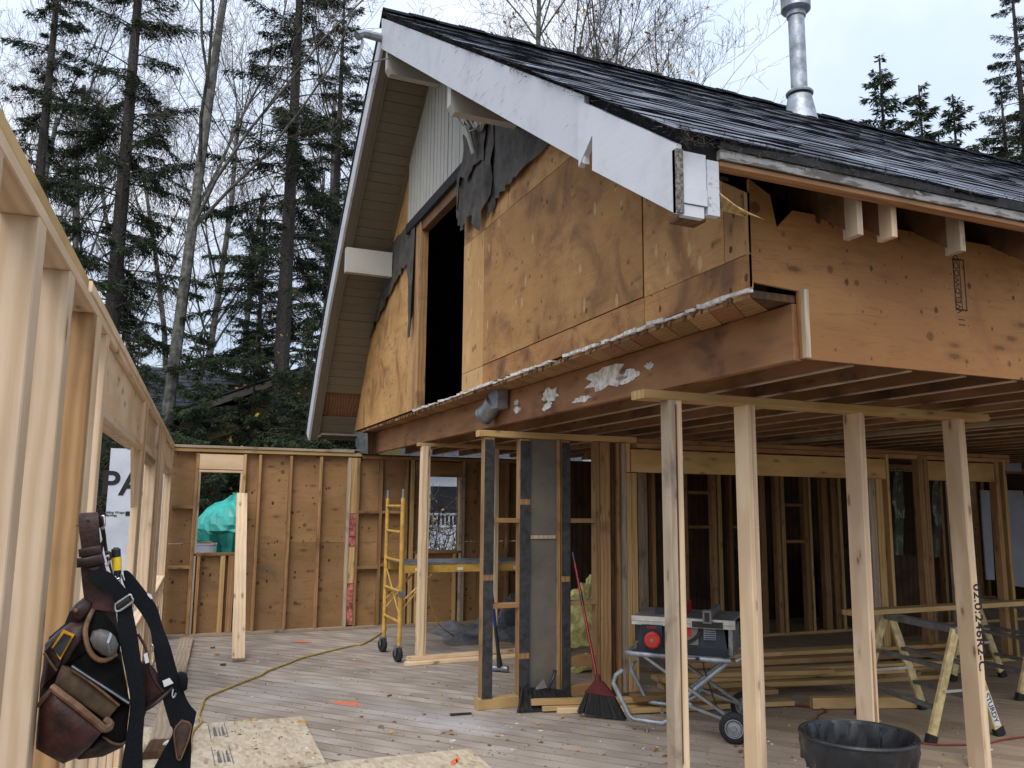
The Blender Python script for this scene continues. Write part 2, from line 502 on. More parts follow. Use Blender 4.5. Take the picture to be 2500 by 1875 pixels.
def osb():
    m, nt, b = new_mat('strand_board'); n = N(nt)
    c = n.coord()
    r = n.n('ShaderNodeMapping'); r.inputs['Rotation'].default_value = (0, 0, .6); r.inputs['Scale'].default_value = (38, 14, 30); n.l(c, r.inputs[0])
    v1 = n.vor(r.outputs[0], 1.0, 'Color'); s1 = n.n('ShaderNodeSeparateColor'); n.l(v1, s1.inputs[0])
    r2 = n.n('ShaderNodeMapping'); r2.inputs['Rotation'].default_value = (0, 0, -.7); r2.inputs['Scale'].default_value = (30, 11, 30); n.l(c, r2.inputs[0])
    v2 = n.vor(r2.outputs[0], 1.0, 'Color'); s2 = n.n('ShaderNodeSeparateColor'); n.l(v2, s2.inputs[0])
    f = n.math('MULTIPLY', n.math('ADD', s1.outputs[0], s2.outputs[1]), .5)
    col = n.mix(n.rng(f, .1, .9), (.47,.385,.265), (.64,.55,.42))
    col = n.mix(n.rng(s1.outputs[2], .9, .97, 0, .6), col, (.30,.18,.09))
    d = n.noise(c, 2.2, 5, .7)
    col = n.mix(n.rng(d, .5, .75, 0, .35), col, (.36,.28,.2))
    n.l(col, b.inputs['Base Color']); b.inputs['Roughness'].default_value = .75
    n.bump(b, f, .3, .003)
    return m
OSB = osb()
FK0 = min(a*math.sin(R_(50))+b*math.cos(R_(50)) for a, b in ((-.62, .2), (15.6, .2), (15.6, 11.82), (-.62, 11.82)))
def floor_mat():
    m, nt, b = new_mat('weathered_planks'); n = N(nt)
    p = n.coord(False, 'World')
    rot = n.n('ShaderNodeMapping'); rot.inputs['Rotation'].default_value = (0, 0, R_(50)); n.l(p, rot.inputs[0])
    g = n.scale(rot.outputs[0], (.06, 1, 1))
    off = n.n('ShaderNodeVectorMath', operation='ADD'); n.l(g, off.inputs[0]); n.l(n.math('MULTIPLY', n.rnd(), 17.), off.inputs[1])
    fine = n.noise(off.outputs[0], 90, 4, .7); ring = n.wave(off.outputs[0], 9, 3, 2)
    f = n.math('ADD', n.math('MULTIPLY', fine, .7), n.math('MULTIPLY', ring, .35))
    col = n.mix(n.rng(f, .2, .9), (.285,.238,.196), (.42,.362,.31))
    # darker along the board edges
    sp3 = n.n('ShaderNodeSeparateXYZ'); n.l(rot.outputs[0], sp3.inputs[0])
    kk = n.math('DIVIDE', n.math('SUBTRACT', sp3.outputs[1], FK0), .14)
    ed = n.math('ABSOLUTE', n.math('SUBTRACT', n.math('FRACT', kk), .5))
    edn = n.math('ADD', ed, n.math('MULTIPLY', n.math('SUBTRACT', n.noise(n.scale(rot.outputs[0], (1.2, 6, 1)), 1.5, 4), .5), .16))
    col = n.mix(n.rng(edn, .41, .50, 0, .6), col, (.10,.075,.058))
    blot = n.noise(p, 1.1, 6, .65)
    col = n.mix(n.rng(blot, .42, .7, 0, .4), col, (.47,.42,.375))
    dirt = n.noise(p, 2.9, 6, .7)
    col = n.mix(n.rng(dirt, .58, .8, 0, .4), col, (.22,.155,.11))
    # boards blend to a warm brown towards the right
    sx = n.n('ShaderNodeSeparateXYZ'); n.l(p, sx.inputs[0])
    brown_f = n.math('MULTIPLY', n.rng(n.math('ADD', sx.outputs[0], n.math('MULTIPLY', blot, .8)), 3.2, 5.2), .65)
    col = n.mix(brown_f, col, (.36,.255,.155))
    def spot(cx, cy, rx, ry, ang, c, amt, nsc=6, soft=.5):
        nonlocal col
        mp = n.n('ShaderNodeMapping', vector_type='TEXTURE'); mp.inputs['Location'].default_value = (cx, cy, 0)
        mp.inputs['Rotation'].default_value = (0, 0, ang); mp.inputs['Scale'].default_value = (rx, ry, 1); n.l(p, mp.inputs[0])
        z0 = n.n('ShaderNodeVectorMath', operation='MULTIPLY'); n.l(mp.outputs[0], z0.inputs[0]); z0.inputs[1].default_value = (1, 1, 0)
        ln = n.n('ShaderNodeVectorMath', operation='LENGTH'); n.l(z0.outputs[0], ln.inputs[0])
        d = n.math('ADD', ln.outputs['Value'], n.math('MULTIPLY', n.math('SUBTRACT', n.noise(p, nsc, 6, .7), .5), 1.5))
        col = n.mix(n.rng(d, 1-soft, 1.0+soft*.2, amt, 0.), col, c)
    spot(2.28, 6.45, .45, .28, -.9, (.55,.54,.55), .75, 4, .9)
    spot(2.0, 6.9, .9, .35, -.9, (.42,.40,.40), .55, 3, .9)
    spot(1.2, 8.1, .8, .5, .4, (.40,.385,.38), .5, 3, .9)
    spot(2.6, 5.2, .8, .5, .2, (.43,.37,.31), .5, 3, .9)
    spot(1.76, 10.88, .17, .07, -.7, (.80,.17,.08), .9, 9)
    spot(1.62, 7.45, .17, .08, -.8, (.85,.20,.10), .9, 9)
    spot(.86, 7.12, .09, .03, -.4, (.75,.16,.10), .8, 9)
    spot(2.15, 9.3, .25, .12, -.9, (.27,.14,.09), .6, 5, .8)
    val = n.rng(n.rnd(), 0, 1, .87, 1.12)
    col = n.hsv(col, val)
    n.l(col, b.inputs['Base Color']); b.inputs['Roughness'].default_value = .75; b.inputs['Specular IOR Level'].default_value = .35
    n.bump(b, f, .3, .004)
    return m
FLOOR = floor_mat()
def leafmat(name, c1, c2, rough=.7):
    m, nt, b = new_mat(name); n = N(nt)
    c = n.coord()
    f = n.noise(c, 2.2, 3)
    f2 = n.noise(c, 14, 2)
    col = n.mix(n.rng(n.math('ADD', n.math('MULTIPLY', f, .6), n.math('MULTIPLY', f2, .4)), .35, .65), c1, c2)
    n.l(col, b.inputs['Base Color']); b.inputs['Roughness'].default_value = rough
    b.inputs['Specular IOR Level'].default_value = .2
    return m
NEEDLE = leafmat('spruce_needles', (.014,.024,.013), (.042,.056,.024))
NEEDLE2 = leafmat('young_spruce_needles', (.020,.034,.020), (.060,.078,.035))
DEADTW = plain('dead_twigs', (.055,.048,.042), .9, var=.3)
BARKS = plain('spruce_bark', (.055,.047,.042), .9, var=.4, sc=25, bump=.6)
BARKA = plain('aspen_bark', (.115,.113,.095), .85, var=.45, sc=7, bump=.3)
TWIG = plain('bare_twigs', (.105,.088,.078), .9, var=.25)
YLEAF = plain('yellow_leaves', (.50,.33,.05), .7, var=.35, sc=3)
DRYLEAF = plain('dry_leaves', (.34,.23,.10), .8, var=.5, sc=40)
DIRT = plain('soil_and_leaf_litter', (.10,.075,.045), .95, var=.5, sc=3, bump=.4)
# ================================================================ THE SETTING
def ground():
    mb = MB(); n = 40; ext = 400
    xs = [ -ext + 2*ext*i/n for i in range(n+1)]
    rr = random.Random(3)
    vs = [(x, y, -.75 + (0 if abs(x) < 60 and abs(y) < 60 else rr.uniform(0, 1.2))) for y in xs for x in xs]
    fs = [(j*(n+1)+i, j*(n+1)+i+1, (j+1)*(n+1)+i+1, (j+1)*(n+1)+i) for j in range(n) for i in range(n)]
    mb.add(vs, fs)
    tag(mb.build('ground', DIRT, fix=False), kind='structure')
ground()
FX0, FX1, FY0, FY1 = -.62, 15.6, .2, 11.82
fl = MB().box(FX0, FX1, FY0, FY1, -.30, -.024).build('floor', PLYDARK)
tag(fl, kind='structure')
def planks():
    rr = random.Random(11)
    th = R_(50); d = V((math.cos(th), -math.sin(th))); nn = V((math.sin(th), math.cos(th)))
    W = .140; rect = [(FX0, FY0), (FX1, FY0), (FX1, FY1), (FX0, FY1)]
    offs = [c[0]*nn.x + c[1]*nn.y for c in rect]
    k = min(offs)
    hole = at(1149, 1744, 'z', 0)
    while k < max(offs):
        o0, o1 = k+.0045, k+W-.0045
        # which lengths: long boards with the odd butt joint
        s0 = -12
        while s0 < 14:
            s1 = s0 + rr.uniform(7.5, 11)
            quad = [tuple(nn*o0 + d*(s0+.002)), tuple(nn*o0 + d*s1), tuple(nn*o1 + d*s1), tuple(nn*o1 + d*(s0+.002))]
            quad = quad[::-1]
            A = sum(quad[i][0]*quad[(i+1) % 4][1]-quad[(i+1) % 4][0]*quad[i][1] for i in range(4))
            if A < 0: quad = quad[::-1]
            for i in range(4):
                quad = clip_line(quad, rect[i], rect[(i+1) % 4])
            if len(quad) >= 3:
                dz = rr.uniform(-.002, .0)
                # one short gap is left open where a board was cut out by the stud wall
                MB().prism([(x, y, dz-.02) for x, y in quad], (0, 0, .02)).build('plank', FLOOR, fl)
            s0 = s1
        k += W
planks()
assert abs(FK0-min(a*math.sin(R_(50))+b*math.cos(R_(50)) for a, b in ((FX0, FY0), (FX1, FY0), (FX1, FY1), (FX0, FY1)))) < 1e-6
hq = [at(1097, 1742, 'z', .003), at(1150, 1739, 'z', .003), at(1153, 1744, 'z', .003), at(1100, 1748, 'z', .003)]
MB().prism(hq, (0, 0, .0012)).build('floor_hole', BLACKEDGE, fl)

# ---------------------------------------------------------------- left: the new 2x6 stud wall
LX0, LK = -.4165, .047
def LW(s, o, z): return V((LX0 + LK*s - o, s + LK*o, z))
LDIR = V((LK, 1, 0)).normalized(); LNRM = V((-1, LK, 0)).normalized()
lw = thing('stud_wall', 'long wall frame of new pale timber studs along the left side, open at two window holes', 'stud wall', LW(6, .07, 0))
def lstud(name, s, z0, z1, w=.095, o0=0, o1=.089, mat=None):
    return stick(name, lw, LW(s-w/2, (o0+o1)/2, z0), LW(s-w/2, (o0+o1)/2, z1), o1-o0, w, mat or FRESH, LNRM)
def lrail(name, s0, s1, z, h, o0=0, o1=.089, mat=None):
    return stick(name, lw, LW(s0, (o0+o1)/2, z), LW(s1, (o0+o1)/2, z), o1-o0, h, mat or FRESH, LNRM)
ZP = 2.385
lrail('top_plate', .6, 5.2, ZP+.02, .038); lrail('top_plate', 5.203, 11.66, ZP+.02, .038)
lrail('top_plate', .6, 3.13, ZP+.061, .040, .004, .089, GOLD); lrail('top_plate', 3.16, 11.68, ZP+.061, .040, -.004, .089, PALE)
lrail('bottom_plate', .6, 5.2, .019, .038); lrail('bottom_plate', 5.203, 11.66, .019, .038)
for s in (.88, 1.36, 1.84, 2.32, 2.82): lstud('stud', s, .04, ZP)
lstud('stud', 3.50, .04, ZP, .12, -.004, .085, PALE); lstud('stud', 3.378, .04, ZP, .06, .002, .089, WARM)
lstud('stud', 3.82, .04, ZP, .09)
lrail('header', 3.83, 6.08, 2.2375, .287, .02, .042, PALE)
lrail('header_plate', 3.83, 6.08, 2.07, .04, -.003, .089)
lrail('window_sill', 3.83, 6.08, .80, .038); 
for s in (4.3, 4.75, 5.2, 5.65): lstud('cripple_stud', s, .04, .78, .04)
for s, w, m in ((6.19, .10, FRESH), (6.31, .11, GOLD), (6.42, .10, FRESH)): lstud('stud', s, .04, ZP, w, -.002*w, .045, m)
MB().prism([LW(5.74, .044, 2.05), LW(6.135, .044, 2.05), LW(6.135, .044, 1.62)], -LNRM*.02).build('corner_gusset', PALE, lw)
lrail('header_plate', 6.425, 7.82, 2.09, .045, -.003, .089); lrail('header_plate', 6.425, 7.82, 2.045, .04, .01, .089, OLDGREY)
lrail('header', 6.425, 7.82, 2.249, .264, .02, .042)
for s, w, m in ((7.93, .10, FRESH), (8.12, .12, OLDGREY), (8.32, .10, FRESH), (8.55, .11, GOLD), (8.80, .11, FRESH), (9.05, .12, OLDGREY), (9.28, .10, FRESH)): lstud('stud', s, .04, ZP, w, -.001, .089, m)
lrail('window_sill', 6.425, 7.82, .80, .038)
for s in (6.8, 7.2, 7.6): lstud('cripple_stud', s, .04, .78, .04)
lrail('header_plate', 9.285, 11.4, 2.09, .05, -.002, .089)
lrail('header', 9.285, 11.4, 2.25, .262, .02, .042, PALE)
lrail('window_sill', 9.285, 11.4, .79, .04, -.004, .11, PALE)
for s in (9.6, 10.05, 10.5, 10.95): lstud('cripple_stud', s, .04, .77, .04)
lstud('stud', 11.50, .04, ZP, .09); lstud('stud', 11.64, .04, ZP, .09, 0, .089, OLDGREY)

# ---------------------------------------------------------------- back: old plywood wall with studs
BY = 11.7
bw = thing('plywood_wall', 'old tan plywood wall with exposed studs across the back, with small window holes', 'wall', (5, BY, 0))
xs = [.13, .475, 1.03, 2.50, 3.66, 4.08, 5.94, 6.38, 7.4, 9.8, 12.2, 15.3]
holes = {(.475, 1.03): (1.06, 2.11), (3.66, 4.08): (1.06, 2.12), (5.94, 6.38): (1.1, 2.11)}
rr = random.Random(5)
for i in range(len(xs)-1):
    x0, x1 = xs[i]+.002, xs[i+1]-.002
    h = holes.get((xs[i], xs[i+1]))
    spans = [(0.0, 1.176), (1.18, 2.42)] if not h else [(0.0, h[0]), (h[1], 2.42)]
    for z0, z1 in spans:
        MB().box(x0, x1, BY+.092+rr.uniform(0, .002), BY+.106, z0, z1).build('sheathing_panel', PLYBACK, bw)
MB().box(15.3, 15.4, BY-11.3, BY+.1, -.02, 2.42).build('end_wall_panel', PLYDARK, bw)
def bstud(x0, x1, z0=.04, z1=2.36, mat=WARM, name='stud', y0=None):
    xm = (x0+x1)/2
    return stick(name, bw, (xm, BY+.045, z0), (xm, BY+.045, z1), x1-x0, .088, mat, (1, 0, 0))
def brail(name, x0, x1, z, h, mat=WARM, d=.088, y=None):
    return stick(name, bw, (x0, (BY+.045 if y is None else y), z), (x1, (BY+.045 if y is None else y), z), d, h, mat, (0, 1, 0))
brail('top_plate', .13, 2.62, 2.40, .045, GOLD); brail('top_plate', .10, 2.50, 2.445, .035, OLDGREY, .12)
brail('top_plate', 2.63, 9, 2.375, .045, WARM); brail('top_plate', 9.003, 15.3, 2.375, .045, WARM)
brail('bottom_plate', .13, 5, .019, .038, OLDGREY); brail('bottom_plate', 5.003, 15.3, .019, .038, WARM)
for a, b, m in ((.41, .452, WARM), (1.01, 1.05, GOLD), (1.21, 1.25, WARM), (1.62, 1.66, WARM), (2.03, 2.07, WARM), (2.43, 2.47, OLDGREY), (2.56, 2.60, WARM), (2.89, 2.93, WARM), (3.27, 3.31, WARM), (3.34, 3.40, GOLD), (4.14, 4.18, OLDGREY), (4.40, 4.44, WARM), (4.85, 4.89, WARM), (5.3, 5.34, WARM), (5.84, 5.88, WARM), (6.5, 6.54, WARM), (6.9, 6.94, WARM)):
    bstud(a, b, mat=m)
x = 7.3
while x < 15.2:
    bstud(x, x+.04, mat=DARKWOOD if rr.random() < .5 else WARM); x += .41
# pieces of the double post with pink insulation between them
for z0, z1, m, nm in ((1.58, 2.36, GOLD, 'filler_block'), (1.26, 1.57, PINK, 'insulation'), (1.13, 1.25, PINK, 'insulation'), (.62, 1.12, GOLD, 'filler_block'), (.06, .61, PINK, 'insulation')):
    MB().box(2.473, 2.557, BY+.012, BY+.088, z0, z1).build(nm, m, bw)
brail('header', .455, 1.007, 2.25, .20, PALE, .05, BY+.03)
brail('header_plate', .455, 1.007, 2.125, .03, FRESH)
brail('window_sill', .455, 1.007, 1.04, .035, WARM)
for a, b, z0, z1, m in ((.456, .482, .04, 2.11, OLDGREY), (.983, 1.008, .04, 2.11, FRESH), (.50, .54, .04, 1.02, WARM), (.79, .85, .04, 1.02, GOLD), (.89, .97, .04, 1.02, WARM)):
    bstud(a, b, z0, z1, m, 'trimmer_stud')
for x0, x1, hz in ((3.41, 4.14, 1.05), (5.885, 6.495, 1.1)):
    brail('window_sill', x0, x1, hz-.02, .035, WARM); brail('header', x0, x1, 2.23, .21, WARM, .05, BY+.03)
    bstud(x0+.03, x0+.07, .04, hz-.04, GOLD, 'trimmer_stud'); bstud(x1-.12, x1-.08, .04, hz-.04, GOLD, 'trimmer_stud')
    bstud(x1-.045, x1-.005, .04, 2.12, OLDGREY, 'trimmer_stud')
for x0, x1, z in ((.15, .41, 1.65), (.15, .41, .88), (2.60, 2.89, 1.60), (2.93, 3.27, 1.60), (2.60, 2.89, .83), (2.93, 3.27, .86)):
    brail('blocking', x0, x1, z, .04, WARM)

# ---------------------------------------------------------------- the old house above
XG, YF, YB, ZB = 2.6, 3.18, 12.2, 2.76
XR, XE = 1.96, 15.2
PK = (8.43, 7.145); MR = .684; EAVE_Y = 2.83
def zr(y): return PK[1] - MR*(PK[0]-y)                 # near slope, top of deck
UL = [(8.43, 6.78), (9.3, 6.02), (10.2, 5.17), (11.1, 4.26), (11.65, 3.58), (12.15, 2.86), (12.28, 2.64)]
UR = [(EAVE_Y, zr(EAVE_Y)-.30), (8.43, 6.78)]          # underside of near slope
house = thing('house', 'old steep gabled upper storey in bare orange plywood, propped on an opened ground floor', 'house', (8, 7.6, 0))
roofline = [(YF, ZB), (12.22, ZB)] + UL[::-1][1:] + [(YF, zr(YF)-.30)]
def wallpoly(rect):
    y0, y1, z0, z1 = rect
    p = [(y0, z0), (y1, z0), (y1, z1), (y0, z1)]
    n = len(roofline)
    for i in range(n): p = clip_line(p, roofline[i], roofline[(i+1) % n])
    return p
def gpanel(name, rect, mat, out=0., th=.016, parent=None):
    p = wallpoly(rect)
    if len(p) < 3: return None
    return MB().prism([(XG-out, y, z) for y, z in p], (th, 0, 0)).build(name, mat, parent or house)
g = .006
DY0, DY1, DZ1 = 7.44, 8.90, 4.98
gpanel('sheathing_panel', (YF, 3.37, 2.945, 5), PLYSTAIN, .001)
gpanel('sheathing_panel', (3.37+g, 4.147, 2.945, 5), PLY, .0)
gpanel('sheathing_panel', (4.157+g, 6.86, 2.955, 4.22), PLY, .001)
gpanel('sheathing_panel', (4.157+g, 6.3, 4.226, 7), PLY, .0)
gpanel('sheathing_panel', (6.3+g, 7.42, 4.225, 7), PLY, .001)
gpanel('sheathing_panel', (6.865, 7.42, 2.95, 4.22), PLYLIGHT, .002)
gpanel('sheathing_panel', (7.42+g, 9.5, DZ1, 7), BLACKEDGE, -.002)
gpanel('sheathing_panel', (9.12, 9.38, ZB+.02, 7), PLYLIGHT, .002)
gpanel('sheathing_panel', (9.38+g, 12.3, ZB+.02, 7), PLY, .0)
gpanel('rim_strip', (YF, 4.14, ZB+.012, 2.94), PLYRED, .004); gpanel('rim_strip', (4.147, 6.86, ZB+.012, 2.945), PLYRED, .003); gpanel('rim_strip', (6.865, 7.42, ZB+.012, 2.945), PLYLIGHT, .002)
gpanel('corner_board', (YF, YF+.022, ZB+.01, 3.36), PLYLIGHT, .003, .02)
# door hole: jambs and the black rail over it
stick('door_jamb', house, (XG+.03, 8.93, ZB), (XG+.03, 8.93, DZ1), .10, .05, WARM, (1, 0, 0))
stick('door_jamb', house, (XG+.02, 9.045, ZB+.01), (XG+.02, 9.045, DZ1+.1), .07, .13, WARM, (1, 0, 0))
stick('door_jamb', house, (XG+.05, 7.43, ZB), (XG+.05, 7.43, DZ1), .09, .03, DARKWOOD, (1, 0, 0))
stick('door_rail', house, (XG-.02, 7.40, 5.02), (XG-.02, 9.45, 5.02), .06, .12, BLACKEDGE, (1, 0, 0))
stick('door_header', house, (XG+.04, 7.46, 4.91), (XG+.04, 8.90, 4.91), .09, .13, DARKWOOD, (1, 0, 0))
# vertical white siding boards over the door
y = 7.42; rr = random.Random(2)
while y < 9.44:
    gpanel('siding_board', (y, y+.112, 5.085, 7), CREAMW, .026+rr.uniform(0, .004), .018); y += .127
# roof deck, both slopes, and the dark attic behind
rd = [(EAVE_Y, zr(EAVE_Y)), PK, (9.55, 6.25), (10.5, 5.35), (11.5, 4.3), (12.5, 3.05)]
under = [(12.40, 2.98), (11.42, 4.21), (10.44, 5.24), (9.5, 6.14), (8.43, 6.98), (EAVE_Y+.02, zr(EAVE_Y)-.10)]
roof = MB().prism([(XR+.03, a, b) for a, b in rd+under], (XE-XR, 0, 0)).build('roof', [ROOFD], house)
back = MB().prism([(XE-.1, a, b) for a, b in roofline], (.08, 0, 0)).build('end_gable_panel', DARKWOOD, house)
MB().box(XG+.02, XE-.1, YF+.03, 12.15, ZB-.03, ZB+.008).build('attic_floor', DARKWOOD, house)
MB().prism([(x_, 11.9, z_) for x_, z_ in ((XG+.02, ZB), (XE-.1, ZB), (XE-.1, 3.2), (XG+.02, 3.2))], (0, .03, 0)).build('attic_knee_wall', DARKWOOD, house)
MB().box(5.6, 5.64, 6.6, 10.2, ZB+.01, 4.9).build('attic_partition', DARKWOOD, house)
# soffit boards under the far slope
def lerp_poly(P, z):
    for i in range(len(P)-1):
        if P[i][1] >= z >= P[i+1][1]:
            t = (P[i][1]-z)/(P[i][1]-P[i+1][1]); return P[i][0]+(P[i+1][0]-P[i][0])*t
    return P[-1][0]
def upoint(s):
    for i in range(len(UL)-1):
        a, b = V(UL[i]), V(UL[i+1]); L = (b-a).length
        if s <= L: return a+(b-a)*(s/L)
        s -= L
    return V(UL[-1])
UT = sum((V(UL[i+1])-V(UL[i])).length for i in range(len(UL)-1))
nb = 44
for i in range(nb):
    s0, s1 = UT*i/nb, UT*(i+1)/nb-.005
    if nb-6 <= i <= nb-4: continue
    a, b = upoint(s0), upoint(s1); nv = V((-(b-a).y, (b-a).x)).normalized()*.014
    if nv.y < 0: nv = -nv
    dz = rr.uniform(-.002, .002)
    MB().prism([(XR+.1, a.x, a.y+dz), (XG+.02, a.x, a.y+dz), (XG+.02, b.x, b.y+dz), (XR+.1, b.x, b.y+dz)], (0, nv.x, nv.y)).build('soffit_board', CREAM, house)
def slope_strip(name, off0, off1, x0, x1, mat, P=UL):
    mb = MB()
    n = len(P); pts = []
    for sgn, off in ((1, off0), (-1, off1)):
        row = []
        for i in range(n):
            t = V(P[min(i+1, n-1)])-V(P[max(i-1, 0)]); t.normalize(); q = V((-t.y, t.x))
            if q.y < 0: q = -q
            row.append(V(P[i])+q*off)
        pts += row if sgn > 0 else row[::-1]
    return mb.prism([(x0, p.x, p.y) for p in pts], (x1-x0, 0, 0)).build(name, mat, house)
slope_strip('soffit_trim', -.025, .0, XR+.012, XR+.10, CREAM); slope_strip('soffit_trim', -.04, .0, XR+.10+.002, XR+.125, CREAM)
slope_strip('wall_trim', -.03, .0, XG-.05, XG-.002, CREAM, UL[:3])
slope_strip('fascia_board', -.03, .20, XR-.02, XR+.01, WHITE)
slope_strip('roof_deck_board', .035, .05, XR+.1, XG+.3, DARKWOOD, UL[3:])
slope_strip('shingle_edge', .205, .245, XR-.035, XR+.028, BLACKEDGE)
# near-slope fascia: a long peeling board, then a deeper plywood patch by the eave
def rake(y, d): return zr(y) - d
MB().prism([(XR-.02, 8.47, 7.09), (XR-.02, 3.66, rake(3.66, .02)), (XR-.02, 3.66, rake(3.66, .40)), (XR-.02, 8.43, 6.70)], (.03, 0, 0)).build('fascia_board', WHITE, house)
MB().prism([(XR-.024, 3.72, rake(3.72, .06)), (XR-.024, EAVE_Y, rake(EAVE_Y, .07)), (XR-.024, EAVE_Y, 2.93), (XR-.024, 3.57, 3.41), (XR-.024, 3.565, 3.60), (XR-.024, 3.72, 3.485)], (.035, 0, 0)).build('fascia_patch', WHITE2, house)
# the boxed eave return, sawn off
for z0, z1, x1, o in ((3.06, 3.22, .135, 0), (2.985, 3.057, .135, .006), (2.93, 2.98, .12, .0)):
    MB().box(XR+.012, XR+x1, EAVE_Y-o, EAVE_Y+.03, z0, z1).build('eave_return_board', WHITE2, house)
MB().box(XR-.024, XR+.010, EAVE_Y-.012, EAVE_Y+.02, 2.935, 3.22).build('eave_return_edge', ROUGHGREY, house)
MB().box(XR+.138, XR+.20, EAVE_Y-.004, EAVE_Y+.03, 2.95, 3.20).build('eave_return_board', WHITE, house)
MB().box(XR+.02, XR+.15, EAVE_Y+.03, EAVE_Y+.12, 2.93, 2.945).build('eave_return_bottom', DARKWOOD, house)
# lookout beams carrying the rake
for y0, zt, zb_ in ((8.26, 6.62, 6.33), (6.12, 5.17, 4.87)):
    MB().prism([(XR+.012, y0, zt), (XR+.012, y0, zb_+.06), (XR+.05, y0, zb_), (XG-.03, y0, zb_), (XG-.03, y0, zt)], (0, -.09 if y0 < 7 else .09, 0)).build('lookout_beam', CREAMW, house)
MB().box(XR+.014, XG-.03, 10.14, 10.23, 4.61, 4.93).build('lookout_beam', CREAMW, house)
MB().box(XR+.1, XG, 11.98, 12.2, 2.66, 2.69).build('eave_soffit_board', CREAM, house); MB().box(XR+.1, XG, 11.80, 11.97, 2.675, 2.70).build('eave_soffit_board', CREAM, house)
# near-slope soffit panel
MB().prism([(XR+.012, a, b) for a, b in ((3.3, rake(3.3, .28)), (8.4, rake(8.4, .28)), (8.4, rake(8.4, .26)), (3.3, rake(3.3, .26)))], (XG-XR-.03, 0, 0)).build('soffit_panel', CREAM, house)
# tar paper torn along the wall
def paper(name, topf, bots, x, rows=7, curl=.05, seed=1):
    """strip of paper: bots = [(y, z_bottom)], topf(y) = top"""
    r2 = random.Random(seed); mb = MB(); n = len(bots)
    for k in range(rows+1):
        for y, zb in bots:
            t = k/rows; z = topf(y)*(1-t)+zb*t
            w = .008+curl*t*t*r2.uniform(.2, 1) + .012*math.sin(y*19+k)*.5
            mb.v.append((x-abs(w), y+r2.uniform(-.01, .01)*t, z))
    for k in range(rows):
        for i in range(n-1):
            a = k*n+i
            mb.f.append((a, a+1, a+n+1, a+n)); mb.m.append(0)
    me = mb.mesh(name, TAR); me.shade_smooth()
    return link(bpy.data.objects.new(name, me), house)
topw = lambda y: rake(y, .31) if y < 8.4 else 6.7
def jag(pts, n, amp, seed):
    r2 = random.Random(seed); out = []
    for i in range(len(pts)-1):
        for k in range(n):
            t = k/n; out.append((pts[i][0]+(pts[i+1][0]-pts[i][0])*t, pts[i][1]+(pts[i+1][1]-pts[i][1])*t + r2.uniform(-amp, amp)))
    return out + [pts[-1]]
paper('tar_paper', topw, jag([(4.95, 4.42), (5.45, 4.46), (5.95, 4.42), (6.25, 4.40), (6.5, 4.38), (6.62, 4.30), (6.68, 4.26)], 4, .02, 3), XG, curl=.05, seed=4)
paper('tar_paper', topw, jag([(6.60, 4.45), (6.76, 4.34), (6.88, 4.22), (6.95, 4.30), (7.02, 4.46), (7.14, 4.36), (7.36, 4.36), (7.40, 4.42)], 3, .02, 5), XG-.012, curl=.09, seed=6)
paper('tar_paper', lambda y: 5.0, jag([(7.36, 4.9), (7.43, 4.6), (7.47, 4.48), (7.5, 4.85)], 3, .02, 8), XG-.05, curl=.03, seed=9)
paper('tar_paper', lambda y: 5.35, jag([(6.75, 4.85), (7.0, 4.9), (7.2, 4.8), (7.38, 4.95)], 3, .02, 18), XG-.04, curl=.04, seed=19)
tl = lambda y: min(5.1, V((0, 0)).x + (6.02+(5.17-6.02)*(y-9.3)/.9 if y < 10.2 else 5.17+(4.26-5.17)*(y-10.2)/.9 if y < 11.1 else 4.26+(3.58-4.26)*(y-11.1)/.55))
paper('tar_paper', tl, jag([(9.12, 3.95), (9.2, 3.75), (9.3, 4.15), (9.42, 4.6), (9.7, 4.56), (10.1, 4.44), (10.6, 4.28), (10.95, 4.16), (11.2, 4.08), (11.3, 4.04)], 4, .03, 12), XG-.004, curl=.035, seed=13)
paper('tar_paper', lambda y: 5.05, jag([(9.10, 3.75), (9.14, 3.6), (9.20, 3.72), (9.24, 4.1)], 3, .04, 22), XG-.03, curl=.04, seed=23)
# service cable head and bracket
ca = MB(); p0 = at(1128, 292, 'x', XG-.12)
for px, py in ((1118, 290), (1133, 288), (1147, 292)): ca.tube([at(px, py, 'x', XG-.10), at(px+14, py+22, 'x', XG-.12), at(1143, 322, 'x', XG-.13)], .012, 6)
ca.tube([at(1139, 315, 'x', XG-.13), at(1146, 335, 'x', XG-.13), at(1157, 376, 'x', XG-.1)], [.05, .028, .024], 8)
ca.tube([at(1165, 300, 'x', XG-.08), at(1172, 312, 'x', XG-.1), at(1178, 300, 'x', XG-.08)], .035, 8)
ca.build('service_head', CREAMW, house)
mb = MB(); q = V((XR-.02, 8.44, 6.86))
mb.tube([q+V((.05, .0, -.03)), at(888, 82, 'y', 8.44), at(872, 88, 'y', 8.42)], [.05, .045, .055], 8)
mb.tube([at(884, 84, 'y', 8.43), at(886, 110, 'y', 8.43), at(872, 150, 'y', 8.43), at(866, 160, 'y', 8.43)], .012, 5)
mb.tube([at(884, 84, 'y', 8.43), at(880, 130, 'y', 8.43), at(896, 155, 'y', 8.43), at(950, 142, 'x', XR)], .008, 5)
mb.build('mast_bracket', METALDULL, house)
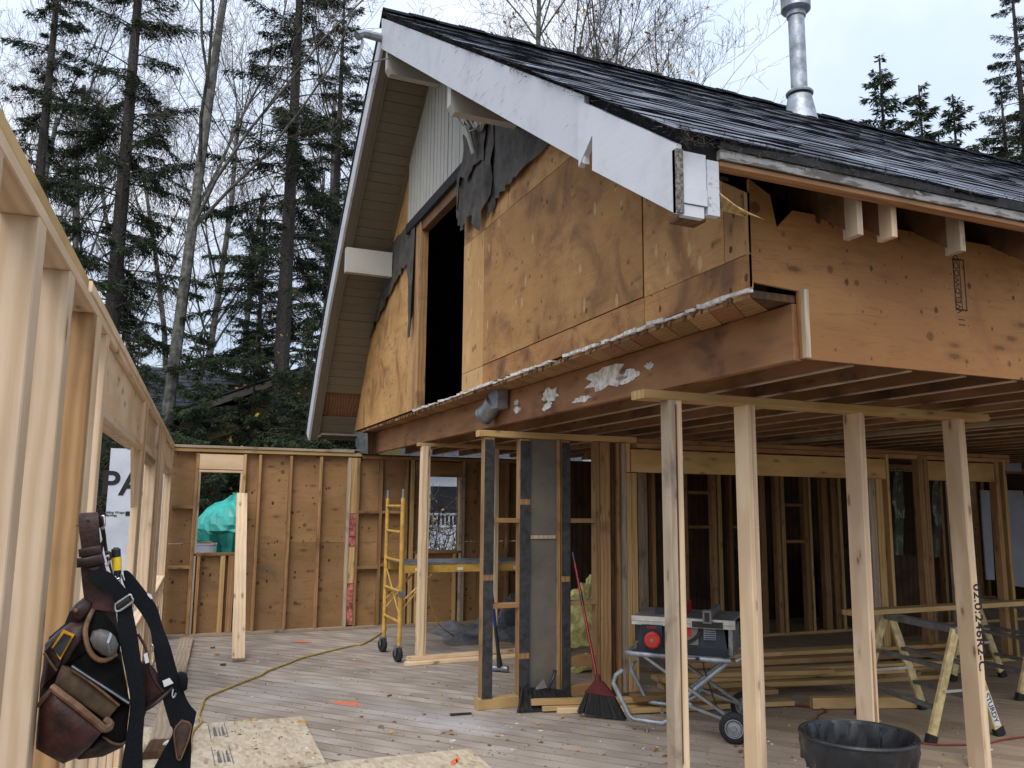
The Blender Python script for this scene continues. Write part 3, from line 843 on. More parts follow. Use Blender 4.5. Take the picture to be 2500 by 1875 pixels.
# ---- shingles on the near slope
def shingles():
    r2 = random.Random(21)
    sl = math.sqrt(1+MR*MR); L = (PK[0]-EAVE_Y)*sl
    dv = V((0, 1, MR))/sl; nv = V((0, -MR, 1))/sl
    E = .185; tabs = []
    nrow = int(L/E)+1
    for j in range(nrow):
        s0 = j*E - .03
        s1 = min(s0 + E + .04, L-.01)
        x = XR-.03 - (j % 2)*.16 - r2.uniform(0, .05)
        while x < XE:
            w = .33
            xa, xb = max(x, XR-.035+r2.uniform(-.02, .01)), min(x+w-.006, XE)
            if xb-xa > .03:
                c = V((xa, EAVE_Y, zr(EAVE_Y))) + dv*(s0+E*.5)
                tabs.append(((c-CP).length, xa, xb, s0, s1))
            x += w
    tabs.sort()
    big = MB()
    o = V((0, EAVE_Y, zr(EAVE_Y)))
    for i, (_, xa, xb, s0, s1) in enumerate(tabs):
        mb = MB() if i < 300 else big
        wv = lambda x_: .0085 + .003*math.sin(x_*2.3+s0*5) + .002*math.sin(x_*6.1-s0*9)
        l0, l1 = wv(xa)+r2.uniform(-.003, .003), wv(xb)+r2.uniform(-.003, .003)
        ds0, ds1 = r2.uniform(-.012, .012), r2.uniform(-.012, .012)
        th = .011
        P = lambda x, s, h: tuple(o + V((x, 0, 0)) + dv*s + nv*h)
        xm = (xa+xb)/2; lm = (l0+l1)/2 + r2.uniform(-.003, .003)
        vs = []
        for x_, l_, d_ in ((xa, l0, ds0), (xm, lm, (ds0+ds1)/2), (xb, l1, ds1)):
            vs += [P(x_, s0+d_, l_-th), P(x_, s0+d_, l_), P(x_, s1, .001)]
        mb.add(vs, [(1, 4, 5, 2), (4, 7, 8, 5)], 0)
        k = len(mb.v)-9
        mb.f += [tuple(a+k for a in f) for f in ((0, 3, 4, 1), (3, 6, 7, 4), (0, 1, 2), (6, 8, 7))]; mb.m += [1]*4
        if i < 300: mb.build('shingle', [SHING, SHEDGE], roof, fix=False)
    tag(big.build('shingle_field', [SHING, SHEDGE], roof, fix=False), kind='stuff')
shingles()
mb = MB()
for i in range(45):
    x = XR-.02 + i*.3
    dz = .012*(i % 2)
    mb.prism([(x, PK[0]-.17, PK[1]-.085+dz), (x, PK[0], PK[1]+.055+dz), (x, PK[0]+.15, PK[1]-.11+dz), (x, PK[0], PK[1]+.035+dz)], (.31, 0, 0))
tag(mb.build('ridge_cap', SHEDGE, roof), kind='stuff')
# moss, needles and frayed felt along the eave and the rake
mb = MB(); r2 = random.Random(8)
for i in range(2600):
    if r2.random() < .72:
        x = XR + (XE-XR)*r2.random()**2.2*.8; y = EAVE_Y + r2.uniform(-.06, .02); z = zr(y) + r2.uniform(-.05, .02)
    else:
        y = EAVE_Y + 5.5*r2.random(); x = XR - r2.uniform(.02, .05); z = zr(y) + r2.uniform(-.05, .02)
    d = V((r2.uniform(-1, 1), r2.uniform(-1, .4), r2.uniform(-.8, .4))).normalized()*r2.uniform(.02, .06); e = V((r2.uniform(-1, 1), r2.uniform(-1, 1), r2.uniform(-1, 1)))*.004
    p = V((x, y, z)); mb.add([p, p+e, p+d], [(0, 1, 2)])
tag(mb.build('eave_debris', DEADTW, roof, fix=False), kind='stuff')
# eave fascia along the front, with stripped soffit
MB().box(XR+.2, XE, EAVE_Y-.02, EAVE_Y+.012, zr(EAVE_Y)-.055, zr(EAVE_Y)-.002).build('eave_trim', BLACKEDGE, house)
x = XR+.205
for i, w in enumerate((2.4, 3.2, 3.6, 3.5)):
    MB().box(x, x+w-.004, EAVE_Y-.012+.002*i, EAVE_Y+.016, zr(EAVE_Y)-.102, zr(EAVE_Y)-.058).build('eave_fascia', WHITED, house); x += w
stick('eave_plate', house, (XR+.21, EAVE_Y+.03, zr(EAVE_Y)-.118), (XE, EAVE_Y+.03, zr(EAVE_Y)-.118), .06, .026, JOIST, (0, 1, 0))
for x, zt, zb_, m in ((3.045, 3.22, 2.99, OLDGREY), (3.27, 3.22, 3.01, FRESH), (3.745, 3.22, 3.0, OLDGREY), (4.35, 3.22, 3.0, WARM), (4.95, 3.22, 3.02, WARM), (5.6, 3.2, 3.0, WARM)):
    stick('rafter_tail', house, (x, 2.95, zt+.02), (x, 2.95, zb_+.025), .036, .10, m, (1, 0, 0))
    MB().prism([(x-.02, 2.98, 3.06), (x-.02, 2.98, zr(2.98)-.12), (x-.02, 3.6, zr(3.6)-.12), (x-.02, 3.6, zr(3.6)-.34)], (.04, 0, 0)).build('rafter', DARKWOOD, house)
# splintered end of the old fascia
mb = MB()
for i in range(4):
    a = V((XR+.21+.01*i, EAVE_Y+.01*i, 3.05-.012*i)); mb.add([a, a+V((0, .012, .02)), a+V((.16+.05*(i % 3), .03, -.05+.01*i)), a+V((.0, .02, -.01))], [(0, 1, 2), (1, 3, 2), (0, 2, 3)])
mb.build('splintered_wood', GOLD, house)
# front plywood wall over the posts
ZJ = 2.43
fpz = 3.215
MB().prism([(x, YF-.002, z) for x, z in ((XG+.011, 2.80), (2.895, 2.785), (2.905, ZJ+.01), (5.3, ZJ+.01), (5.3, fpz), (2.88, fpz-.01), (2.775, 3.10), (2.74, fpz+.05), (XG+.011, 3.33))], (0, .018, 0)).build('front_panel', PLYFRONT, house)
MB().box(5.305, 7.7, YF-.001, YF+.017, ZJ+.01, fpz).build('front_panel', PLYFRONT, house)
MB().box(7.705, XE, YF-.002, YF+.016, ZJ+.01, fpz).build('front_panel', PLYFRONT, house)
MB().box(2.905, 2.935, YF-.03, YF-.003, ZJ+.012, 2.79).build('panel_edge_strip', OLDGREY, house)
MB().box(2.99, XE, YF+.14, YF+.16, 3.05, zr(YF)-.1).build('blocking_board', PLYDARK, house)
# stencilled grade stamp on the front sheet
st = MB(); 
for u0, u1, w0, w1 in ((0, .09, 0, .008), (0, .09, .29, .298), (0, .006, .0, .298), (.084, .09, .0, .298), (.05, .054, .0, .298)):
    st.box(4.005+u0, 4.005+u1, YF-.004, YF-.0025, 2.80+w0, 2.80+w1)
st.box(4.02, 4.07, YF-.004, YF-.0025, 2.715, 2.72); st.box(4.02, 4.07, YF-.004, YF-.0025, 2.745, 2.75)
st.build('grade_stamp', INK, house)
text_mesh('grade_stamp_lettering', 'WELDWOOD', .055, INK, frame((0, 0, 1), (-1, 0, 0), (4.033, YF-.0035, 2.95)), house, .0004)
# ---- beam, joists, deck boards
MBb = stick('edge_beam', house, (2.895, YF+.02, ZJ+.147), (2.80, 11.6, ZJ+.147), .055, .29, BEAMW, (1, 0, 0))
rr = random.Random(31)
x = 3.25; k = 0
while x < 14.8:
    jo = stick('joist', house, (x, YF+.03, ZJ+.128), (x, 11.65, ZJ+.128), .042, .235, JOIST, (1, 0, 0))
    stick('pale_lit_strip', jo, (x, YF+.03, ZJ+.006), (x, 11.65, ZJ+.006), .044, .008, OLDGREY, (1, 0, 0)); x += .41; k += 1  # pale strip: plaster residue, with the floor bounce put into its colour
MB().box(2.93, XE-.05, YF+.02, 11.9, ZJ+.265, ZJ+.28).build('subfloor', DARKWOOD, house)
stick('ceiling_brace', house, (6.05, 8.6, 2.405), (6.34, 3.6, 2.405), .089, .038, OLDGREY, (1, 0, 0))
for x_, y_ in ((3.4, 4.5), (4.35, 4.75), (5.4, 4.9), (5.75, 4.6)): stick('ceiling_block', house, (x_, y_, 2.42), (x_+.25, y_-.06, 2.42), .04, .02, GOLD, (0, 1, 0))
y = YF-.25
while y < 12.1:
    q2 = [(XG+.005, max(y, YF+.02)), (XG+.32, max(y+.28, YF+.02)), (XG+.32, max(y+.475, YF+.03)), (XG+.005, max(y+.195, YF+.025))]
    if y+.195 > YF+.04:
        MB().prism([(a, b, ZB-.034+rr.uniform(-.002, .002)) for a, b in q2], (0, 0, .026)).build('deck_board', WARM if rr.random() < .6 else BEAMW, house)
    y += .2
# ragged plaster left under the gable
mb = MB(); y = YF
while y < 9.0:
    L = rr.uniform(.04, .22); h = rr.uniform(.010, .026); dx = rr.uniform(.006, .03)
    if rr.random() < .97: mb.prism([(XG-dx, y, ZB-.012), (XG-dx*.7, y+L, ZB-.008+rr.uniform(-.01, .01)), (XG+.015, y+L, ZB-.012), (XG+.015, y, ZB-.012)], (0, 0, h))
    y += L
tag(mb.build('plaster_remains', PLASTER, house), kind='stuff')
mb = MB(); y = YF
for i in range(130):
    y = rr.uniform(YF, 12.0); h = rr.uniform(.01, .05); w = rr.uniform(.01, .05)
    mb.prism([(XG-.006, y, ZB-.005), (XG-.008, y+w, ZB-.005), (XG-.004, y+w*.6, ZB-.005-h)], (.012, 0, 0))
tag(mb.build('torn_fibre', DARKWOOD, house), kind='stuff')
def blotch(cx, cz, ry, rz, seed, mat=PLASTER):
    r2 = random.Random(seed); n = 18
    pts = []
    for i in range(n):
        a = 2*PI*i/n; f = r2.uniform(.55, 1.1)
        y_ = cx+ry*f*math.cos(a); z_ = cz+rz*f*math.sin(a)
        xb = 2.895 - .095*(y_-YF)/(11.6-YF) - .0275
        pts.append((xb-.007, y_, z_))
    MB().prism(pts, (.006, 0, 0)).build('plaster_patch', mat, house)
for c in ((5.05, 2.60, .32, .10, 1), (4.75, 2.57, .16, .05, 2), (5.95, 2.59, .16, .07, 3), (6.0, 2.50, .10, .04, 4), (6.6, 2.53, .08, .035, 5), (6.62, 2.60, .05, .03, 6), (5.4, 2.49, .18, .03, 7), (4.5, 2.6, .06, .03, 8)): blotch(*c)
# tin vent elbow poking out below the deck boards
mb = MB(); mb.smooth = True
mb.box(2.70, 2.80, 6.75, 6.98, 2.56, 2.73)
mb.tube([(2.75, 6.95, 2.64), (2.74, 7.02, 2.58), (2.72, 7.12, 2.53)], .085, 14)
mb.tube([(2.721, 7.115, 2.533), (2.715, 7.135, 2.524)], .092, 14)
mb.build('vent_elbow', METALDULL, house)
# grey flashing sheet hanging at the far corner
fq = [at(858, 1052, 'x', XG-.02), at(897, 1058, 'x', XG-.0), at(897, 1108, 'x', XG+.02), at(872, 1104, 'x', XG-.03), at(866, 1072, 'x', XG-.06)]
MB().prism(fq, (.004, 0, 0)).build('flashing_sheet', METALDULL, house)
MB().box(2.63, 2.80, 11.66, 11.75, 2.42, 2.73).build('corner_block', DARKWOOD, house)
MB().box(2.2, 2.78, 11.72, 11.86, 2.462, 2.48).build('flashing_sheet', METALDULL, house)
# ---- stove pipe on the ridge
cx, cy = 7.22, 7.75; cz = zr(cy)
mb = MB(); mb.smooth = True
mb.lathe([(.215, -.12), (.15, .22), (.15, .23)], (cx, cy, cz), (0, 0, 1), 28); mb.lathe([(.102, .1), (.102, 1.42)], (cx, cy, cz), (0, 0, 1), 28)
ch = mb.build('stove_pipe', METAL, roof, fix=False)
mb = MB(); mb.smooth = True; mb.lathe([(.102, .245), (.168, .262), (.172, .285), (.15, .31), (.103, .32)], (cx, cy, cz), (0, 0, 1), 28); mb.build('storm_collar', METALDULL, roof, fix=False)
mb = MB(); mb.smooth = True; mb.lathe([(.102, 1.33), (.12, 1.34), (.12, 1.40), (.165, 1.42), (.185, 1.44), (.185, 1.72), (.16, 1.75), (0, 1.78)], (cx, cy, cz), (0, 0, 1), 28); mb.build('pipe_cap', METAL, roof, fix=False)
# ================================================================ FRAMES UNDER THE HOUSE
PY, PS = 4.10, .965
pf = thing('post_frame', 'front row of pale doubled studs under one plate, holding up the old joists', 'stud frame', (4.2, PY, 0))
stick('top_plate', pf, (2.63*PS, PY+.04, 2.352), (5.58*PS, PY+.04, 2.352), .14, .050, GOLD, (0, 1, 0))
rr = random.Random(4)
for parts, dep, lean in (([(2.81, 2.857, OLDGREY), (2.861, 2.909, PALE)], .089, -.005), ([(3.388, 3.424, PALE), (3.427, 3.461, FRESH)], .125, .0), ([(4.314, 4.365, FRESH)], .14, .015), ([(5.283, 5.302, FRESH), (5.304, 5.358, PALE)], .13, -.03)):
    for k_, (a, b, m) in enumerate(parts):
        stick('stud', pf, ((a+b)/2*PS-lean*.3, PY-.0245+dep/2+.004*k_, 0), ((a+b)/2*PS+lean*.7, PY-.0245+dep/2+.004*k_, 2.326), (b-a)*PS, dep, m, (1, 0, 0))
# bark edge and dark pitch streak on two of the studs
MB().box(2.857*PS, 2.863*PS, PY-.026, PY-.020, .3, 2.3).build('bark_edge', DARKWOOD, pf)
MB().prism([(4.322*PS, PY-.0265, .25), (4.330*PS, PY-.0265, .95), (4.338*PS, PY-.0265, .9), (4.348*PS, PY-.0265, .25)], (0, .002, 0)).build('pitch_streak', WARM, pf)
text_mesh('sprayed_number', '02.0:246R2-C', .098, INK, frame((-.0, 0, -1), (1, 0, 0), (5.336*PS, PY-.0212, .92)), pf, .0006, True, 1.05)
def lab(o, l): o['label'] = l; return o

# second frame: charcoal painted studs
SY = 6.8; q = 6.8/6.95
sf = thing('dark_stud_frame', 'narrow stud frame with charcoal painted faces and a grey board between the studs', 'stud frame', (3.2, SY, 0))
def fstud(f, x0, x1, mat, z0=.04, z1=2.30, y=SY, d=.089, name='stud', dy=0):
    return stick(name, f, ((x0+x1)/2, y+d/2+dy, z0), ((x0+x1)/2, y+d/2+dy, z1), x1-x0, d, mat, (1, 0, 0))
def pstud(f, x0, x1, wmat, z0=.10, z1=2.30, y=SY, gap=(1.09,)):
    o = fstud(f, x0, x1, wmat, z0, z1, y)
    cuts = [z0]+[c for g_ in gap for c in (g_-.025, g_+.025)]+[z1-.02]
    for a, b in zip(cuts[::2], cuts[1::2]):
        MB().box(x0+.001, x1-.001, y-.004, y-.0005, a, b).build('painted_face', CHAR, o)
    return o
stick('top_plate', sf, (2.555, SY+.05, 2.335), (4.15, SY+.05, 2.335), .10, .055, GOLD, (0, 1, 0))
stick('bottom_plate', sf, (2.575, SY+.05, .045), (2.955, SY+.05, .045), .10, .09, GOLD, (0, 1, 0))
pstud(sf, 2.605, 2.70, WARM, .09); pstud(sf, 2.945, 3.045, WARM, .0, gap=(.42, 1.74))
MB().box(3.05, 3.31, SY+.02, SY+.032, 0, 2.30).build('grey_board', PANELGREY, sf)
MB().box(3.055, 3.305, SY+.008, SY+.018, 1.415, 1.445).build('board_batten', OLDGREY, sf)
fstud(sf, 3.312, 3.345, WARM, 0); pstud(sf, 3.355, 3.445, WARM, 0, gap=(1.06,))
fstud(sf, 3.705, 3.75, WARM, 0); fstud(sf, 3.755, 3.86, WARM, 0)
fstud(sf, 3.905, 3.935, DARKWOOD, 0, dy=.06); fstud(sf, 3.945, 3.985, WARM, 0, dy=.03)
for x0, x1, z in ((2.702, 2.942, 1.575), (2.702, 2.942, .845), (3.448, 3.702, 1.575), (3.448, 3.702, .845), (3.448, 3.702, .34), (3.448, 3.702, .09)):
    stick('blocking', sf, (x0, SY+.05, z), (x1, SY+.05, z), .089, .04 if z > .5 else .09, WARM, (0, 1, 0))
# opening frame with the long header
of = thing('opening_frame', 'wide opening frame with a long pale header beam spanning behind the front studs', 'stud frame', (5.8, SY, 0))
fstud(of, 3.995, 4.035, OLDGREY); fstud(of, 4.04, 4.085, GOLD, .04, 2.02); fstud(of, 4.09, 4.15, GOLD, .04, 2.02); fstud(of, 4.038, 4.08, GOLD, 2.03, 2.30)
stick('header', of, (4.09, SY+.045, 2.138), (7.31, SY+.045, 2.138), .083, .215, GOLD, (0, 1, 0))
stick('top_plate', of, (4.155, SY+.05, 2.285), (9.3, SY+.05, 2.285), .09, .045, WARM, (0, 1, 0)); stick('top_plate', of, (4.155, SY+.05, 2.332), (9.3, SY+.05, 2.332), .09, .042, WARM, (0, 1, 0))
for a, b, m in ((7.05, 7.14, OLDGREY), (7.15, 7.245, GOLD)): fstud(of, a, b, m, .04, 2.028)
fstud(of, 7.32, 7.36, GOLD); fstud(of, 7.80, 7.88, WARM); fstud(of, 7.885, 7.95, WARM)
stick('header', of, (7.955, SY+.045, 2.138), (9.02, SY+.045, 2.138), .078, .215, GOLD, (0, 1, 0))
fstud(of, 8.30, 8.35, OLDGREY, .04, 2.02); fstud(of, 9.03, 9.10, WARM); fstud(of, 9.17, 9.22, GOLD)
fstud(of, 9.75, 9.80, WARM); fstud(of, 10.3, 10.35, WARM)
stick('bottom_plate', of, (7.05, SY+.05, .02), (10.4, SY+.05, .02), .09, .038, GOLD, (0, 1, 0))
# rough partition deeper in, dark
pt = thing('partition', 'rough stud partition standing in the dark deep under the house', 'stud wall', (8, 9.2, 0))
stick('top_plate', pt, (4.9, 9.25, 2.33), (13, 9.25, 2.33), .09, .08, WARM, (0, 1, 0)); stick('bottom_plate', pt, (5.5, 9.25, .02), (13, 9.25, .02), .09, .038, GOLD, (0, 1, 0))
for x, w, m in ((5.72, .09, OLDGREY), (5.86, .05, WARM), (6.36, .04, WARM), (6.8, .07, WARM), (6.89, .06, GOLD), (7.07, .05, DARKWOOD), (7.6, .09, WARM), (7.86, .07, WARM), (7.95, .06, GOLD), (8.35, .07, WARM), (8.43, .04, GOLD), (8.7, .10, WARM), (8.86, .09, WARM), (8.98, .05, GOLD), (9.5, .05, WARM), (9.9, .05, WARM), (10.65, .09, GOLD), (11.0, .06, WARM), (11.6, .05, WARM), (12.2, .05, WARM)):
    fstud(pt, x-w/2, x+w/2, m, .04, 2.29, 9.2)
for x0, x1, z in ((6.4, 6.77, 1.9), (6.4, 6.77, 1.45), (7.1, 7.55, 1.45), (7.99, 8.31, 1.75), (7.99, 8.31, 1.25)):
    stick('blocking', pt, (x0, 9.25, z), (x1, 9.25, z), .089, .04, WARM, (0, 1, 0))
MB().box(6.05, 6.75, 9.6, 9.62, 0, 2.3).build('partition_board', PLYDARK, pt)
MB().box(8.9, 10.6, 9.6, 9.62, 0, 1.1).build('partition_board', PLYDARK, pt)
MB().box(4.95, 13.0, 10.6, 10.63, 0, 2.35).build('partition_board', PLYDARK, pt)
# short frame with one lone stud, behind
lf = thing('short_stud_frame', 'unfinished frame of one pale lone stud between thin plates near the scaffold', 'stud frame', (3.3, 9.05, 0))
stick('stud', lf, (2.735, 9.07, .08), (2.735, 9.05, 2.365), .075, .089, PALE, (1, 0, 0))
stick('stud', lf, (2.788, 9.09, .08), (2.788, 9.07, 2.365), .03, .089, FRESH, (1, 0, 0))
stick('stud', lf, (3.62, 9.08, .08), (3.62, 9.08, 2.365), .05, .089, FRESH, (1, 0, 0))
stick('top_plate', lf, (2.66, 9.07, 2.385), (4.35, 9.07, 2.385), .09, .038, GOLD, (0, 1, 0))
stick('bottom_plate', lf, (2.58, 8.99, .06), (4.4, 9.10, .06), .089, .038, FRESH, (0, 1, 0)); stick('bottom_plate', lf, (2.54, 8.92, .02), (4.45, 8.98, .02), .089, .038, PALE, (0, 1, 0))

# ================================================================ TOOLS AND MATERIALS ON THE FLOOR
def yel_scaffold():
    t = thing('scaffold', 'yellow rolling scaffold with a grey platform and black castors', 'scaffold', (3.3, 9.5, 0))
    for x in (2.53, 4.55):
        fr = MB(); fr.smooth = True
        ys = (9.16, 9.84)
        for y in ys: fr.tube([(x, y, .17), (x, y, 1.78)], .024, 10)
        o = fr.build('end_frame', YELP, t)
        for y in ys:
            p = MB(); p.smooth = True; p.tube([(x, y, 1.78), (x, y, 1.88)], .016, 8); p.build('coupling_pin', METALDULL, t)
            w = MB(); w.smooth = True; w.lathe([(.018, -.022), (.072, -.022), (.082, -.012), (.082, .012), (.072, .022), (.018, .022)], (x-.015, y-.01, .083), (1, .3, 0), 22); c = w.build('castor', RUBBER, t, fix=False)
            f = MB(); f.box(x-.04, x+.03, y-.035, y+.035, .155, .175); f.prism([(x-.047, y-.04, .16), (x-.047, y+.035, .16), (x-.047, y+.005, .07), (x-.047, y-.025, .07)], (.006, 0, 0)); f.prism([(x+.022, y-.04, .16), (x+.022, y+.035, .16), (x+.022, y+.005, .07), (x+.022, y-.025, .07)], (.006, 0, 0)); f.build('castor_fork', METALDULL, c)
        for z in (.42, .75, 1.08, 1.40, 1.69):
            r = MB(); r.tube([(x, ys[0], z), (x, ys[1], z)], .016, 8); r.smooth = True; r.build('rung', YELP, t)
    for y in (9.2, 9.8):
        MB().box(2.55, 4.53, y-.015, y+.015, .95, 1.035).build('platform_rail', YELP, t)
        b = MB(); b.smooth = True; b.tube([(2.54, y, .62), (2.9, y, .93)], .011, 6); b.tube([(2.54, y, .52), (2.86, y, .9)], .009, 6); b.build('brace', YELP, t)
    b = MB(); b.tube([(2.54, 9.18, .45), (2.54, 9.82, .95)], .008, 6); b.build('brace', YELP, t)
    for k in range(3): MB().box(2.56, 4.52, 9.18+k*.212, 9.18+k*.212+.208, 1.038, 1.06).build('platform_board', METALDULL, t)
    for x in (2.70, 3.2, 3.9): MB().box(x, x+.07, 9.182, 9.1845, .97, 1.0).build('rail_sticker', LABELW, t)
    MB().box(2.49, 2.57, 9.10, 9.115, .70, .76).build('lock_plate', METALDULL, t)
yel_scaffold()

def table_saw():
    o = V((3.95, 5.76, 0)); u = V((.72, -.69, 0)); u.normalize(); v = V((-u.y, u.x, 0))
    P = lambda a, b, z: o + u*a + v*b + V((0, 0, z))
    t = thing('table_saw', 'navy bench table saw with a grey top on a wheeled tubular folding stand', 'table saw', o)
    def ob(name, a0, a1, b0, b1, z0, z1, mat, par=t, taper=0):
        mb = MB(); vs = [P(a0+taper, b0+taper, z0), P(a1-taper, b0+taper, z0), P(a1-taper, b1-taper, z0), P(a0+taper, b1-taper, z0), P(a0, b0, z1), P(a1, b0, z1), P(a1, b1, z1), P(a0, b1, z1)]
        mb.add(vs, [(0,3,2,1),(4,5,6,7),(0,1,5,4),(1,2,6,5),(2,3,7,6),(3,0,4,7)]); return mb.build(name, mat, par)
    body = ob('saw_body', -.31, .33, -.26, .26, .645, .80, NAVY, taper=-.02)
    ob('saw_base', -.34, .36, -.28, .28, .585, .648, NAVY)
    ob('front_panel', -.10, .14, -.288, -.265, .665, .80, GREYCAST); ob('front_column', -.29, -.13, -.32, -.262, .63, .80, NAVY)
    ob('name_patch', .02, .09, -.2905, -.2885, .725, .79, REDP)
    sl_ = MB(); 
    for i in range(10):
        a = PI*(1.12+.76*i/9); a2 = PI*(1.12+.76*(i+1)/9)
        if i < 9: sl_.prism([P(.02+.16*math.cos(a), -.2895, .82+.16*math.sin(a)), P(.02+.16*math.cos(a2), -.2895, .82+.16*math.sin(a2)), P(.02+.13*math.cos(a2), -.2895, .82+.13*math.sin(a2)), P(.02+.13*math.cos(a), -.2895, .82+.13*math.sin(a))], v*.003)
    sl_.build('tilt_slot', BLACKP, t)
    wm = MB(); wm.smooth = True; wm.lathe([(0, .03), (.05, .028), (.062, .018), (.064, -.01), (.03, -.03)], P(-.20, -.345, .69), -v, 12); wm.build('hand_wheel', REDP, t, fix=False)
    wm = MB(); wm.lathe([(0, .034), (.014, .032), (.016, .02)], P(-.20, -.345, .69), -v, 12); wm.build('wheel_hub', GREYCAST, t, fix=False)
    ob('vent_block', .18, .27, -.272, -.262, .66, .79, METALDULL); 
    for k in range(8): ob('vent_slat', .185, .265, -.277, -.273, .665+.016*k, .672+.016*k, NAVY)
    top = ob('saw_table', -.36, .40, -.26, .30, .835, .86, METALDULL)
    ob('front_rail', -.37, .42, -.315, -.268, .825, .862, ALU); ob('front_rail', -.37, .42, -.308, -.268, .795, .822, ALU)
    ob('rear_rail', -.37, .42, .305, .33, .81, .855, ALU)
    ob('fence', .20, .235, -.26, .30, .862, .91, METALDULL); ob('fence_clamp', .185, .25, -.35, -.262, .835, .93, GREYCAST); ob('fence_clamp_slot', .20, .235, -.354, -.351, .85, .915, BLACKP); ob('rail_block', .10, .33, -.325, -.317, .80, .845, BLACKP)
    ob('guard', .0, .02, -.08, .18, .862, .95, REDP); ob('mitre_gauge', -.22, -.10, -.12, -.10, .862, .91, BLACKP); ob('mitre_gauge', .03, .17, -.20, -.185, .862, .888, BLACKP)
    ob('side_bracket', -.36, -.31, -.24, -.12, .66, .80, BLACKP); ob('sliding_extension', .36, .39, -.25, .25, .60, .79, METALDULL)
    text_mesh('saw_lettering', 'BOSCH', .045, REDP, frame(u, (0, 0, 1), P(.01, -.2905, .735)), t, .0004, True)
    text_mesh('saw_lettering', 'BOSCH', .022, REDP, frame(u, (0, 0, 1), P(-.21, -.3225, .78)), t, .0004, True)
    # stand: two bent lower tubes, X legs, upper frame
    for b in (-.31, .30):
        mb = MB(); mb.smooth = True
        mb.tube([P(.08, b, .24), P(.02, b, .16), P(-.14, b, .075), P(-.36, b, .085), P(-.40, b, .11), P(-.52, b, .34), P(-.50, b, .40), P(-.46, b*.86, .43)], .019, 10); mb.build('stand_tube', METAL, t)
        mb = MB(); mb.beam(P(-.29, b*.92, .565), P(.42, b*.92, .12), .04, .02, v); mb.beam(P(.05, b, .23), P(.40, b, .13), .05, .02, v); mb.build('cross_leg', METALDULL, t)
        mb = MB(); mb.smooth = True; mb.tube([P(.36, b*.8, .555), P(-.02, b*.8, .23)], .018, 10); mb.build('cross_leg', METAL, t)
        mb = MB(); mb.smooth = True; mb.tube([P(-.26, b, .11), P(-.26, b, .01)], .006, 6); mb.tube([P(-.26, b, .012), P(-.26, b, 0)], .018, 10); mb.build('levelling_foot', STEEL, t)
        wh = MB(); wh.smooth = True; wh.lathe([(.055, -.032), (.078, -.036), (.098, -.03), (.110, -.015), (.110, .015), (.098, .03), (.078, .036), (.055, .032)], P(.40, b*1.22, .11), v, 36); w = wh.build('wheel', RUBBER, t, fix=False)
        rm = MB(); rm.smooth = True; rm.lathe([(0, -.040), (.016, -.040), (.02, -.026), (.05, -.02), (.06, -.034), (.068, -.034), (.07, 0), (.068, .034), (.05, .02), (.02, .026), (0, .03)], P(.40, b*1.22, .11), v, 28); rm.build('rim', METAL, w, fix=False)
    mb = MB(); mb.smooth = True; mb.tube([P(-.40, -.24, .565), P(-.40, .24, .565)], .019, 10); mb.build('stand_tube', METAL, t)
    mb = MB(); mb.smooth = True; mb.tube([P(.40, -.38, .11), P(.40, .38, .11)], .010, 8); mb.build('axle', METALDULL, t)
    mb = MB(); mb.smooth = True; mb.tube([P(.42, .30, .57), P(-.36, .30, .57), P(-.42, .26, .57), P(-.42, -.26, .57), P(-.36, -.30, .57), P(.38, -.30, .565)], .019, 10); mb.build('upper_frame', METAL, t)
    mb = MB(); mb.smooth = True; mb.tube([P(.40, -.20, .55), P(.50, -.14, .60), P(.53, .0, .62), P(.50, .14, .60), P(.40, .20, .55)], .017, 8); mb.build('pull_handle', METAL, t)
    ob('frame_sticker', .02, .15, -.3215, -.319, .556, .582, NAVY); 
    text_mesh('stand_lettering', 'GRAVITY', .018, LABELW, frame(u, (0, 0, 1), P(.085, -.322, .569)), t, .0004, True)
    mb = MB(); mb.smooth = True; mb.tube([P(.1, .1, .60), P(.12, .12, .42), P(.18, .16, .2), P(.24, .2, .03), P(.5, .4, .01)], .006, 6); mb.build('power_cord', BLACKP, t)
table_saw()

